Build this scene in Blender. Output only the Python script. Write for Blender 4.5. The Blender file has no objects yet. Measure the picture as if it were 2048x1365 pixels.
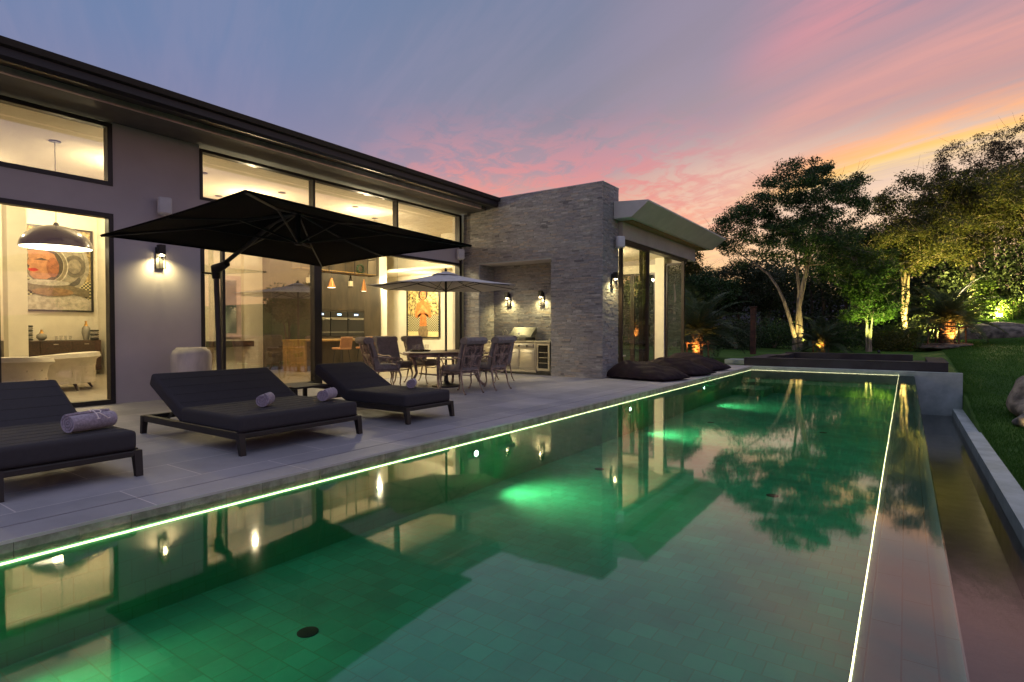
import bpy, bmesh, math, random
import numpy as np
from mathutils import Vector, Matrix, Euler
S = bpy.context.scene
COL = S.collection
R = math.radians
PI = math.pi

# ------------------------------------------------------------------ camera
cd = bpy.data.cameras.new('camera'); cam = bpy.data.objects.new('camera', cd); COL.objects.link(cam)
cam.location = (0, 0, 1.2); cam.rotation_euler = (R(90 - 1.13), 0, R(34.7))
cd.lens = 20.0; cd.sensor_width = 36.0; cd.clip_start = 0.05; cd.clip_end = 3000
S.camera = cam
S.view_settings.view_transform = 'Standard'; S.view_settings.look = 'None'
S.view_settings.exposure = 0.38; S.view_settings.gamma = 1.0
cy = S.cycles
cy.max_bounces = 8; cy.diffuse_bounces = 4; cy.glossy_bounces = 4; cy.transmission_bounces = 4; cy.transparent_max_bounces = 16
cy.caustics_reflective = False; cy.caustics_refractive = False; cy.sample_clamp_indirect = 6.0
cy.use_denoising = True; cy.use_adaptive_sampling = True; cy.adaptive_threshold = 0.02

# ------------------------------------------------------------------ node helpers
def lin(r, g, b):
    f = lambda c: (c/255/12.92) if c/255 <= 0.04045 else ((c/255+0.055)/1.055)**2.4
    return (f(r), f(g), f(b), 1)

class NT:
    def __init__(s, nt): s.nt = nt; s.n = nt.nodes; s.l = nt.links
    def new(s, t, **kw):
        x = s.n.new(t)
        for k, v in kw.items(): setattr(x, k, v)
        return x
    def put(s, sock, v):
        if isinstance(v, bpy.types.NodeSocket): s.l.new(v, sock)
        elif isinstance(v, (tuple, list)) and sock.type == 'RGBA' and len(v) == 3: sock.default_value = (*v, 1)
        elif sock.type == 'RGBA' and not isinstance(v, (tuple, list)): sock.default_value = (v, v, v, 1)
        else: sock.default_value = v
    def math(s, op, a, b=0.0, c=None, clamp=False):
        x = s.new('ShaderNodeMath', operation=op, use_clamp=clamp); s.put(x.inputs[0], a); s.put(x.inputs[1], b)
        if c is not None: s.put(x.inputs[2], c)
        return x.outputs[0]
    def vec(s, op, a, b=(0, 0, 0)):
        x = s.new('ShaderNodeVectorMath', operation=op); s.put(x.inputs[0], a)
        if op == 'SCALE': s.put(x.inputs['Scale'], b)
        else: s.put(x.inputs[1], b)
        return x.outputs['Value'] if op in ('DOT_PRODUCT', 'LENGTH') else x.outputs[0]
    def mix(s, f, a, b, mode='MIX'):
        x = s.new('ShaderNodeMix', data_type='RGBA', blend_type=mode); x.clamp_factor = True
        s.put(x.inputs[0], f); s.put(x.inputs[6], a); s.put(x.inputs[7], b); return x.outputs[2]
    def ramp(s, f, stops, interp='LINEAR'):
        x = s.new('ShaderNodeValToRGB'); x.color_ramp.interpolation = interp
        e = x.color_ramp.elements
        while len(e) > 1: e.remove(e[0])
        e[0].position = stops[0][0]; c = stops[0][1]; e[0].color = c if len(c) == 4 else (*c, 1)
        for p, c in stops[1:]:
            k = e.new(p); k.color = c if len(c) == 4 else (*c, 1)
        s.put(x.inputs[0], f); return x.outputs[0]
    def smooth(s, v, a, b):
        x = s.new('ShaderNodeMapRange', interpolation_type='SMOOTHSTEP'); s.put(x.inputs[0], v)
        x.inputs[1].default_value = a; x.inputs[2].default_value = b; return x.outputs[0]
    def noise(s, co, scale, detail=4, rough=0.5, dist=0.0):
        x = s.new('ShaderNodeTexNoise'); s.put(x.inputs['Vector'], co); x.inputs['Scale'].default_value = scale
        x.inputs['Detail'].default_value = detail; x.inputs['Roughness'].default_value = rough; x.inputs['Distortion'].default_value = dist
        return x.outputs[0]

# ------------------------------------------------------------------ world: dusk sky
W = bpy.data.worlds.new('World'); S.world = W; W.use_nodes = True
def build_world():
    g = NT(W.node_tree); g.n.clear()
    tc = g.new('ShaderNodeTexCoord'); d = tc.outputs['Generated']
    sep = g.new('ShaderNodeSeparateXYZ'); g.put(sep.inputs[0], d)
    z = g.math('MAXIMUM', sep.outputs[2], 0.0)
    hx = g.vec('NORMALIZE', g.vec('MULTIPLY', d, (1, 1, 0)))
    az = g.vec('DOT_PRODUCT', hx, (0.13, 0.991, 0))          # 1 towards the sunset
    # clear part of the sky
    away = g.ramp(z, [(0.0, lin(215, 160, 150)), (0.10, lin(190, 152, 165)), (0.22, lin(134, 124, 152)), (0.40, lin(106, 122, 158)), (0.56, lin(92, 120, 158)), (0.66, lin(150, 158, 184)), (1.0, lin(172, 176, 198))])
    near = g.ramp(z, [(0.0, lin(255, 200, 120)), (0.10, lin(252, 205, 150)), (0.17, lin(240, 205, 175)), (0.25, lin(228, 196, 172)), (0.34, lin(176, 154, 156)), (0.42, lin(140, 134, 154)), (0.55, lin(112, 120, 152)), (0.66, lin(150, 154, 178)), (1.0, lin(172, 176, 198))])
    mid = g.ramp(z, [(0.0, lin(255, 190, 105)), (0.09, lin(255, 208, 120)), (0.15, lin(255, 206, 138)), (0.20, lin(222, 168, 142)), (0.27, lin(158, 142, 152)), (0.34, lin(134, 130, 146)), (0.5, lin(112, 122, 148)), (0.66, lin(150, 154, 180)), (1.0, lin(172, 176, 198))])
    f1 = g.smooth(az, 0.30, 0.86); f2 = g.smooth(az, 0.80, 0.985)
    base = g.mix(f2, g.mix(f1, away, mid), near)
    # cloud sheet: streaks lying across the view
    pz = g.math('ADD', z, 0.14)
    pl = g.new('ShaderNodeCombineXYZ')
    g.put(pl.inputs[0], g.math('DIVIDE', sep.outputs[0], pz)); g.put(pl.inputs[1], g.math('DIVIDE', sep.outputs[1], pz))
    rt = g.new('ShaderNodeMapping'); g.put(rt.inputs['Vector'], pl.outputs[0]); rt.inputs['Rotation'].default_value = (0, 0, R(25))
    mp = g.new('ShaderNodeMapping'); g.put(mp.inputs['Vector'], rt.outputs[0]); mp.inputs['Scale'].default_value = (0.30, 2.1, 1)
    warp = g.noise(rt.outputs[0], 1.1, 3, 0.5)
    st = g.noise(mp.outputs[0], 1.9, 6, 0.55, 0.5)
    st2 = g.noise(mp.outputs[0], 5.5, 5, 0.62, 0.8)
    puff = g.noise(pl.outputs[0], 8.0, 6, 0.66, 0.6)
    n1 = g.math('ADD', g.math('MULTIPLY', st, 0.62), g.math('MULTIPLY', st2, 0.38))
    rs = g.new('ShaderNodeSeparateXYZ'); g.put(rs.inputs[0], rt.outputs[0])
    q = g.math('ADD', rs.outputs[1], g.math('ADD', g.math('MULTIPLY', g.math('SUBTRACT', warp, 0.5), 0.35), g.math('MULTIPLY', g.math('SUBTRACT', n1, 0.5), 0.5)))
    qn = g.math('DIVIDE', g.math('SUBTRACT', q, 0.8), 2.2, clamp=True)
    K = lambda v: (v-0.8)/2.2
    dens = g.ramp(qn, [(0.0, (0, 0, 0)), (K(1.10), (0.1, 0.1, 0.1)), (K(1.34), (0.85, 0.85, 0.85)), (K(1.54), (0.25, 0.25, 0.25)), (K(1.74), (0.75, 0.75, 0.75)), (K(1.92), (0.30, 0.30, 0.30)), (K(2.08), (0.75, 0.75, 0.75)), (K(2.30), (1, 1, 1)), (K(2.40), (0.55, 0.55, 0.55)), (K(2.50), (0.05, 0.05, 0.05)), (1.0, (0, 0, 0))])
    ccol = g.ramp(qn, [(0.0, lin(190, 130, 145)), (K(1.34), lin(204, 140, 146)), (K(1.74), lin(222, 156, 142)), (K(1.95), lin(220, 148, 130)), (K(2.10), lin(250, 172, 118)), (K(2.30), lin(255, 196, 112)), (K(2.38), lin(255, 214, 130)), (K(2.5), lin(190, 170, 150))])
    fade = g.math('MULTIPLY', g.smooth(az, 0.912, 0.976), g.smooth(n1, 0.28, 0.55))
    sky = g.mix(g.math('MULTIPLY', g.smooth(az, 0.78, 0.93), g.math('MULTIPLY', g.smooth(z, 0.24, 0.34), 0.55)), base, lin(150, 134, 146))
    sky = g.mix(g.math('MULTIPLY', dens, g.math('MULTIPLY', fade, 1.1), clamp=True), sky, ccol)
    # pink mottled bank to the left of the sunset
    azb = g.vec('DOT_PRODUCT', hx, (-0.50, 0.866, 0))
    zb = g.math('SUBTRACT', z, 0.22)
    bank = g.math('MULTIPLY', g.smooth(azb, 0.925, 0.992), g.smooth(g.math('ABSOLUTE', zb), 0.17, 0.02))
    bmod = g.math('ADD', g.math('MULTIPLY', puff, 0.55), g.math('MULTIPLY', n1, 0.45))
    bf = g.math('MULTIPLY', bank, g.math('ADD', 0.18, g.math('MULTIPLY', g.smooth(bmod, 0.43, 0.55), 0.82)))
    bcol = g.ramp(z, [(0.0, lin(255, 180, 100)), (0.15, lin(250, 168, 122)), (0.20, lin(228, 150, 132)), (0.27, lin(206, 138, 140)), (0.4, lin(168, 130, 150))])
    sky = g.mix(g.math('MULTIPLY', bf, 0.97), sky, bcol)
    # high faint veil for the reflections
    sky = g.mix(g.math('MULTIPLY', g.smooth(n1, 0.42, 0.62), 0.18), sky, lin(150, 140, 165))
    # below the horizon
    sky = g.mix(g.smooth(sep.outputs[2], 0.0, -0.03), sky, lin(60, 55, 60))
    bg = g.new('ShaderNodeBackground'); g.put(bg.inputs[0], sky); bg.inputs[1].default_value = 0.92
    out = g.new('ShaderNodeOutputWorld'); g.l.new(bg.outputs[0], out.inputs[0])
build_world()

# ------------------------------------------------------------------ materials
MATS = {}
def base_mat(name):
    m = bpy.data.materials.new(name); m.use_nodes = True; g = NT(m.node_tree); g.n.clear()
    out = g.new('ShaderNodeOutputMaterial'); MATS[name] = m
    return m, g, out
def pm(name, col, rough=0.6, metal=0.0, spec=0.5, var=0.15, scale=4.0, bump=0.0, bscale=60.0, col2=None, coat=0.0, stretch=(1, 1, 1), rnd=0.0, sheen=0.0):
    m, g, out = base_mat(name)
    tc = g.new('ShaderNodeTexCoord'); mp = g.new('ShaderNodeMapping'); g.put(mp.inputs[0], tc.outputs['Object']); mp.inputs['Scale'].default_value = stretch
    co = mp.outputs[0]
    n = g.noise(co, scale, 5, 0.6)
    c = tuple(col[:3]); c2 = tuple(col2[:3]) if col2 else tuple(max(0, x*(1-2*var)) for x in c)
    c1 = c if col2 else tuple(min(1, x*(1+2*var)) for x in c)
    colr = g.mix(g.smooth(n, 0.3, 0.7), c2, c1)
    if rnd:
        geo = g.new('ShaderNodeNewGeometry')
        hs = g.new('ShaderNodeHueSaturation'); g.put(hs.inputs['Value'], g.math('ADD', g.math('MULTIPLY', geo.outputs['Random Per Island'], 2*rnd), 1-rnd)); g.put(hs.inputs['Color'], colr)
        g.put(hs.inputs['Hue'], g.math('ADD', g.math('MULTIPLY', geo.outputs['Random Per Island'], 0.03), 0.485)); colr = hs.outputs[0]
    b = g.new('ShaderNodeBsdfPrincipled'); g.put(b.inputs['Base Color'], colr)
    g.put(b.inputs['Roughness'], g.math('ADD', g.math('MULTIPLY', n, 0.15), rough-0.075, clamp=True))
    b.inputs['Metallic'].default_value = metal; b.inputs['Specular IOR Level'].default_value = spec
    b.inputs['Coat Weight'].default_value = coat; b.inputs['Sheen Weight'].default_value = sheen
    if bump:
        bn = g.new('ShaderNodeBump'); bn.inputs['Strength'].default_value = bump; bn.inputs['Distance'].default_value = 0.01
        g.put(bn.inputs['Height'], g.noise(co, bscale, 4, 0.6)); g.l.new(bn.outputs[0], b.inputs['Normal'])
    g.l.new(b.outputs[0], out.inputs[0]); return m
def emit(name, col, st):
    m, g, out = base_mat(name); e = g.new('ShaderNodeEmission'); g.put(e.inputs[0], tuple(col[:3])); e.inputs[1].default_value = st
    g.l.new(e.outputs[0], out.inputs[0]); return m

def stone_mat(name, stops, bump=0.6, rough=0.75):
    m, g, out = base_mat(name)
    geo = g.new('ShaderNodeNewGeometry'); tc = g.new('ShaderNodeTexCoord')
    c = g.ramp(geo.outputs['Random Per Island'], stops)
    mp = g.new('ShaderNodeMapping'); g.put(mp.inputs[0], tc.outputs['Object']); mp.inputs['Scale'].default_value = (1, 1, 4)
    n = g.noise(mp.outputs[0], 9, 6, 0.65)
    c = g.mix(g.smooth(n, 0.3, 0.72), g.mix(0.40, c, (0.05, 0.05, 0.055)), c)
    b = g.new('ShaderNodeBsdfPrincipled'); g.put(b.inputs['Base Color'], c); b.inputs['Roughness'].default_value = rough
    bn = g.new('ShaderNodeBump'); bn.inputs['Strength'].default_value = bump; bn.inputs['Distance'].default_value = 0.007
    g.put(bn.inputs['Height'], g.noise(mp.outputs[0], 26, 5, 0.7)); g.l.new(bn.outputs[0], b.inputs['Normal'])
    g.l.new(b.outputs[0], out.inputs[0]); return m
def tile_mat(name, c1, c2, mortar, bw, bh, ms, rough=0.5, rot=0.0, offset=0.5, bump=0.3, spec=0.5, vary=0.5, plane='XY'):
    m, g, out = base_mat(name)
    tc = g.new('ShaderNodeTexCoord'); mp = g.new('ShaderNodeMapping')
    if plane == 'XY': g.put(mp.inputs[0], tc.outputs['Object'])
    else:
        sp = g.new('ShaderNodeSeparateXYZ'); g.put(sp.inputs[0], tc.outputs['Object']); cb = g.new('ShaderNodeCombineXYZ')
        g.put(cb.inputs[0], g.math('ADD', sp.outputs[0], sp.outputs[1])); g.put(cb.inputs[1], sp.outputs[2]); g.put(mp.inputs[0], cb.outputs[0])
    mp.inputs['Rotation'].default_value = (0, 0, rot)
    bt = g.new('ShaderNodeTexBrick'); g.put(bt.inputs['Vector'], mp.outputs[0]); bt.offset = offset
    bt.inputs['Scale'].default_value = 1; bt.inputs['Brick Width'].default_value = bw; bt.inputs['Row Height'].default_value = bh
    bt.inputs['Mortar Size'].default_value = ms; bt.inputs['Mortar Smooth'].default_value = 0.3; bt.inputs['Bias'].default_value = 0
    bt.inputs['Color1'].default_value = (*c1, 1); bt.inputs['Color2'].default_value = (*c2, 1); bt.inputs['Mortar'].default_value = (*mortar, 1)
    n = g.noise(tc.outputs['Object'], 1.3, 6, 0.62); n2 = g.noise(tc.outputs['Object'], 22, 4, 0.6)
    c = g.mix(g.math('MULTIPLY', g.smooth(n, 0.35, 0.7), vary), bt.outputs['Color'], g.mix(0.45, bt.outputs['Color'], (0.02, 0.03, 0.025)))
    c = g.mix(g.math('MULTIPLY', n2, 0.35), c, g.mix(0.35, c, (0.6, 0.6, 0.6)))
    b = g.new('ShaderNodeBsdfPrincipled'); g.put(b.inputs['Base Color'], c); b.inputs['Specular IOR Level'].default_value = spec
    g.put(b.inputs['Roughness'], g.math('ADD', g.math('MULTIPLY', n2, 0.25), rough-0.12))
    bn = g.new('ShaderNodeBump'); bn.inputs['Strength'].default_value = bump; bn.inputs['Distance'].default_value = 0.006
    g.put(bn.inputs['Height'], g.math('ADD', g.math('MULTIPLY', n2, 0.4), g.math('SUBTRACT', 1.0, bt.outputs['Fac']))); g.l.new(bn.outputs[0], b.inputs['Normal'])
    g.l.new(b.outputs[0], out.inputs[0]); return m

def leaf_mat(name, stops, trans=0.25):
    m, g, out = base_mat(name)
    geo = g.new('ShaderNodeNewGeometry'); tc = g.new('ShaderNodeTexCoord')
    n = g.noise(tc.outputs['Object'], 0.7, 3, 0.5)
    f = g.math('ADD', g.math('MULTIPLY', geo.outputs['Random Per Island'], 0.6), g.math('MULTIPLY', n, 0.4))
    c = g.ramp(f, stops)
    b = g.new('ShaderNodeBsdfPrincipled'); g.put(b.inputs['Base Color'], c); b.inputs['Roughness'].default_value = 0.55; b.inputs['Specular IOR Level'].default_value = 0.3
    t = g.new('ShaderNodeBsdfTranslucent'); g.put(t.inputs[0], c)
    x = g.new('ShaderNodeMixShader'); x.inputs[0].default_value = trans; g.l.new(b.outputs[0], x.inputs[1]); g.l.new(t.outputs[0], x.inputs[2])
    g.l.new(x.outputs[0], out.inputs[0]); return m

def glass_mat(name, tint, ior, rough=0.0):
    m, g, out = base_mat(name)
    fr = g.new('ShaderNodeFresnel'); fr.inputs[0].default_value = ior
    geo = g.new('ShaderNodeNewGeometry')
    # the same reflectance from both sides of a pane
    lw = g.new('ShaderNodeLayerWeight'); lw.inputs[0].default_value = 0.5
    f = g.math('ADD', g.math('MULTIPLY', g.math('POWER', lw.outputs['Facing'], 4.0), 0.75), ((ior-1)/(ior+1))**2, clamp=True)
    tr = g.new('ShaderNodeBsdfTransparent'); g.put(tr.inputs[0], tint); gl = g.new('ShaderNodeBsdfGlossy'); gl.inputs['Roughness'].default_value = rough
    gl.inputs[0].default_value = (1, 1, 1, 1)
    x = g.new('ShaderNodeMixShader'); g.put(x.inputs[0], f); g.l.new(tr.outputs[0], x.inputs[1]); g.l.new(gl.outputs[0], x.inputs[2])
    g.l.new(x.outputs[0], out.inputs[0]); return m

def water_mat(name, tint, rough, bump, bscale, stretch=(1, 1, 1), ior=1.82):
    m, g, out = base_mat(name)
    tc = g.new('ShaderNodeTexCoord'); mp = g.new('ShaderNodeMapping'); g.put(mp.inputs[0], tc.outputs['Object']); mp.inputs['Scale'].default_value = stretch
    bn = g.new('ShaderNodeBump'); bn.inputs['Strength'].default_value = bump; bn.inputs['Distance'].default_value = 0.02
    g.put(bn.inputs['Height'], g.noise(mp.outputs[0], bscale, 3, 0.5))
    fr = g.new('ShaderNodeFresnel'); fr.inputs[0].default_value = ior; g.l.new(bn.outputs[0], fr.inputs['Normal'])
    tr = g.new('ShaderNodeBsdfTransparent'); g.put(tr.inputs[0], tint)
    gl = g.new('ShaderNodeBsdfGlossy'); gl.inputs['Roughness'].default_value = rough; gl.inputs[0].default_value = (1, 1, 1, 1); g.l.new(bn.outputs[0], gl.inputs['Normal'])
    x = g.new('ShaderNodeMixShader'); g.put(x.inputs[0], fr.outputs[0]); g.l.new(tr.outputs[0], x.inputs[1]); g.l.new(gl.outputs[0], x.inputs[2])
    g.l.new(x.outputs[0], out.inputs[0]); return m

pm('render_grey', (0.52, 0.47, 0.485), 0.8, var=0.025, scale=1.2, bump=0.15, bscale=90)
pm('concrete_band', (0.58, 0.44, 0.43), 0.85, var=0.12, scale=2.5, bump=0.2, bscale=40)
pm('soffit', (0.13, 0.12, 0.11), 0.8, var=0.06)
pm('roof_metal', (0.02, 0.017, 0.018), 0.45, var=0.1)
pm('black_frame', (0.016, 0.014, 0.015), 0.4, var=0.1)
pm('bronze_frame', (0.035, 0.022, 0.018), 0.4, var=0.1)
pm('white_wall', (0.78, 0.72, 0.58), 0.85, var=0.02, bump=0.05)
pm('ceiling', (0.78, 0.70, 0.55), 0.9, var=0.02)
pm('canopy_render', (0.60, 0.57, 0.52), 0.75, var=0.04, scale=2)
pm('beam_render', (0.50, 0.44, 0.38), 0.75, var=0.04, scale=2)
pm('dark_cabinet', (0.06, 0.045, 0.028), 0.5, var=0.2, scale=3, stretch=(1, 1, 0.3))
pm('oak', (0.34, 0.20, 0.06), 0.5, var=0.12, scale=3, stretch=(6, 6, 0.8))
pm('walnut', (0.05, 0.022, 0.012), 0.4, var=0.25, scale=5, stretch=(1, 6, 6), coat=0.2)
pm('tan_leather', (0.42, 0.20, 0.09), 0.5, var=0.1)
pm('cream_leather', (0.62, 0.56, 0.45), 0.45, var=0.04, bump=0.1)
pm('black_gloss', (0.004, 0.004, 0.004), 0.2, coat=0.15, var=0)
pm('oven_glass', (0.008, 0.008, 0.01), 0.1, var=0)
pm('steel', (0.52, 0.49, 0.42), 0.38, metal=1.0, var=0.05, scale=8, stretch=(1, 1, 12))
pm('dark_steel', (0.10, 0.10, 0.10), 0.35, metal=1.0, var=0.1)
pm('brass', (0.75, 0.42, 0.12), 0.3, metal=1.0, var=0.05)
pm('copper_shade', (0.40, 0.17, 0.05), 0.4, metal=0.6, var=0.05)
pm('lounger_fabric', (0.044, 0.039, 0.043), 0.9, var=0.04, scale=30, bump=0.2, bscale=350)
pm('lounger_frame', (0.022, 0.017, 0.015), 0.5, var=0.15)
pm('parasol_black', (0.0025, 0.0025, 0.0025), 0.9, spec=0.1, var=0.1, bump=0.2, bscale=300)
pm('parasol_rib', (0.005, 0.005, 0.005), 0.5, var=0.1)
pm('parasol_pole', (0.035, 0.033, 0.034), 0.4, var=0.1)
pm('parasol_grey', (0.62, 0.58, 0.55), 0.9, var=0.05, scale=3, bump=0.2, bscale=300)
pm('towel', (0.42, 0.35, 0.42), 0.95, var=0.12, scale=50, bump=0.5, bscale=160, sheen=0.3)
pm('towel_logo', (0.95, 0.82, 0.76), 0.7, var=0.02)
pm('chair_metal', (0.32, 0.23, 0.18), 0.45, metal=0.15, var=0.25, scale=12)
pm('chair_cushion', (0.25, 0.215, 0.195), 0.9, var=0.08, scale=14, bump=0.3, bscale=220)
pm('table_wood', (0.17, 0.10, 0.07), 0.45, var=0.2, scale=6)
pm('ceramic_drum', (0.72, 0.66, 0.55), 0.35, var=0.12, scale=3, coat=0.2, stretch=(1, 1, 0.35))
pm('white_plastic', (0.80, 0.79, 0.80), 0.5, var=0.02)
pm('grey_grille', (0.66, 0.65, 0.66), 0.6, var=0.03)
pm('beanbag', (0.017, 0.009, 0.014), 0.8, var=0.15, scale=5, bump=0.3, bscale=180, spec=0.2)
pm('spa_dark', (0.016, 0.016, 0.020), 0.45, var=0.25, scale=2)
pm('concrete', (0.42, 0.47, 0.46), 0.7, var=0.2, scale=2.6, bump=0.35, bscale=30, col2=(0.28, 0.33, 0.32))
pm('coping_stone', (0.46, 0.44, 0.34), 0.75, var=0.3, scale=9, bump=0.8, bscale=30, col2=(0.24, 0.23, 0.17))
pm('slot_line', (0.05, 0.02, 0.015), 0.8)
pm('bark_pale', (0.26, 0.21, 0.15), 0.85, var=0.3, scale=3, bump=0.7, bscale=18, stretch=(3, 3, 0.6))
pm('bark_dark', (0.08, 0.06, 0.045), 0.9, var=0.3, scale=3, bump=0.8, bscale=18, stretch=(3, 3, 0.6))
pm('palm_bark', (0.12, 0.075, 0.04), 0.9, var=0.4, scale=9, bump=1.0, bscale=16)
pm('stake_wood', (0.22, 0.10, 0.05), 0.8, var=0.3, scale=5)
pm('rust', (0.07, 0.028, 0.016), 0.85, var=0.3, scale=4)
pm('rock', (0.17, 0.145, 0.12), 0.9, var=0.35, scale=3, bump=1.0, bscale=9)
pm('soil', (0.10, 0.07, 0.045), 0.95, var=0.3, scale=2, bump=1.0, bscale=7)
pm('drain', (0.006, 0.008, 0.008), 0.5)
pm('red_gloss', (0.8, 0.02, 0.02), 0.25, var=0, coat=0.5)
pm('label_cream', (0.7, 0.62, 0.42), 0.6, var=0.03)
pm('wreath', (0.02, 0.05, 0.02), 0.6, var=0.5, scale=40)
pm('glass_grey_vase', (0.30, 0.28, 0.24), 0.2, var=0.1, coat=0.4)
pm('black_stripe', (0.03, 0.025, 0.02), 0.5)
pm('hill', (0.05, 0.045, 0.06), 0.95, var=0.2, scale=0.05)
pm('interior_floor', (0.30, 0.26, 0.20), 0.32, var=0.12, scale=2, stretch=(1, 6, 1))
tile_mat('terrace_tile', (0.31, 0.295, 0.32), (0.41, 0.385, 0.41), (0.70, 0.62, 0.60), 1.2, 0.6, 0.005, rough=0.62, rot=R(90), bump=0.25, vary=0.55)
tile_mat('pool_tile', (0.008, 0.42, 0.22), (0.025, 0.56, 0.31), (0.03, 0.37, 0.17), 0.16, 0.16, 0.005, rough=0.5, rot=R(0), bump=0.2, vary=0.75)
tile_mat('pool_wall_tile', (0.10, 0.60, 0.30), (0.13, 0.66, 0.33), (0.10, 0.54, 0.24), 0.16, 0.16, 0.004, rough=0.5, bump=0.2, vary=0.5, plane='Z')
tile_mat('weir_tile', (0.17, 0.26, 0.22), (0.22, 0.30, 0.26), (0.12, 0.14, 0.09), 0.6, 0.117, 0.004, rough=0.5, rot=R(90), bump=0.3, vary=0.5)
stone_mat('ledger_stone', [(0.0, (0.17, 0.165, 0.17)), (0.06, (0.29, 0.28, 0.28)), (0.35, (0.40, 0.38, 0.36)), (0.58, (0.35, 0.35, 0.355)), (0.76, (0.47, 0.40, 0.33)), (0.84, (0.30, 0.305, 0.32)), (0.97, (0.48, 0.46, 0.44)), (1.0, (0.55, 0.53, 0.51))])
leaf_mat('leaf_dark', [(0.0, (0.02, 0.045, 0.018)), (0.5, (0.045, 0.10, 0.03)), (1.0, (0.11, 0.18, 0.05))])
leaf_mat('leaf_mid', [(0.0, (0.025, 0.04, 0.010)), (0.5, (0.07, 0.085, 0.018)), (1.0, (0.17, 0.14, 0.03))])
leaf_mat('leaf_bright', [(0.0, (0.03, 0.06, 0.01)), (0.5, (0.07, 0.13, 0.02)), (1.0, (0.15, 0.22, 0.03))], 0.35)
leaf_mat('leaf_brown', [(0.0, (0.04, 0.035, 0.02)), (0.5, (0.09, 0.07, 0.035)), (1.0, (0.13, 0.11, 0.05))])
leaf_mat('leaf_wood', [(0.0, (0.018, 0.03, 0.015)), (0.5, (0.04, 0.062, 0.025)), (1.0, (0.08, 0.10, 0.04))])
leaf_mat('palm_leaf', [(0.0, (0.03, 0.055, 0.025)), (0.6, (0.06, 0.09, 0.04)), (1.0, (0.14, 0.10, 0.04))])
leaf_mat('grass_leaf', [(0.0, (0.03, 0.09, 0.012)), (0.6, (0.06, 0.16, 0.02)), (1.0, (0.13, 0.22, 0.035))])
glass_mat('pane', (0.93, 0.91, 0.88), 1.62)
glass_mat('pane_reflective', (0.86, 0.83, 0.80), 2.6)
glass_mat('clear_glass', (0.95, 0.95, 0.95), 1.5)
water_mat('pool_water', (0.70, 0.98, 0.86), 0.04, 0.03, 2.6, (1, 0.6, 1))
water_mat('channel_water', (0.55, 0.50, 0.42), 0.12, 0.09, 5.0, (2.0, 0.5, 1))
def lawn_mat():
    m, g, out = base_mat('lawn'); tc = g.new('ShaderNodeTexCoord'); co = tc.outputs['Object']
    n = g.noise(co, 0.7, 6, 0.6); n2 = g.noise(co, 40, 4, 0.7)
    c = g.mix(g.smooth(n, 0.3, 0.7), (0.05, 0.13, 0.018), (0.11, 0.22, 0.03)); c = g.mix(g.math('MULTIPLY', n2, 0.6), c, (0.02, 0.035, 0.008))
    b = g.new('ShaderNodeBsdfPrincipled'); g.put(b.inputs['Base Color'], c); b.inputs['Roughness'].default_value = 0.9; b.inputs['Specular IOR Level'].default_value = 0.2
    bn = g.new('ShaderNodeBump'); bn.inputs['Strength'].default_value = 1; bn.inputs['Distance'].default_value = 0.03; g.put(bn.inputs['Height'], n2); g.l.new(bn.outputs[0], b.inputs['Normal'])
    g.l.new(b.outputs[0], out.inputs[0])
lawn_mat()
emit('led', (1.0, 0.68, 0.40), 5.5)
emit('bulb', (1.0, 0.80, 0.42), 30.0)
emit('pendant_glow', (1.0, 0.90, 0.60), 6.0)
emit('spot_glow', (1.0, 0.85, 0.4), 60.0)
emit('pool_lamp', (0.75, 1.0, 0.85), 14.0)
emit('cool_led', (0.5, 0.7, 1.0), 3.0)
emit('downlight', (1.0, 0.85, 0.55), 3.0)
def checker(name, a, b, sc):
    m, g, out = base_mat(name); tc = g.new('ShaderNodeTexCoord'); ck = g.new('ShaderNodeTexChecker'); g.put(ck.inputs[0], tc.outputs['Object']); ck.inputs[1].default_value = (*a, 1); ck.inputs[2].default_value = (*b, 1); ck.inputs[3].default_value = sc
    x = g.new('ShaderNodeBsdfPrincipled'); g.put(x.inputs['Base Color'], ck.outputs[0]); x.inputs['Roughness'].default_value = 0.6; g.l.new(x.outputs[0], out.inputs[0])
checker('checks', (0.03, 0.03, 0.02), (0.55, 0.48, 0.25), 22)

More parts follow.
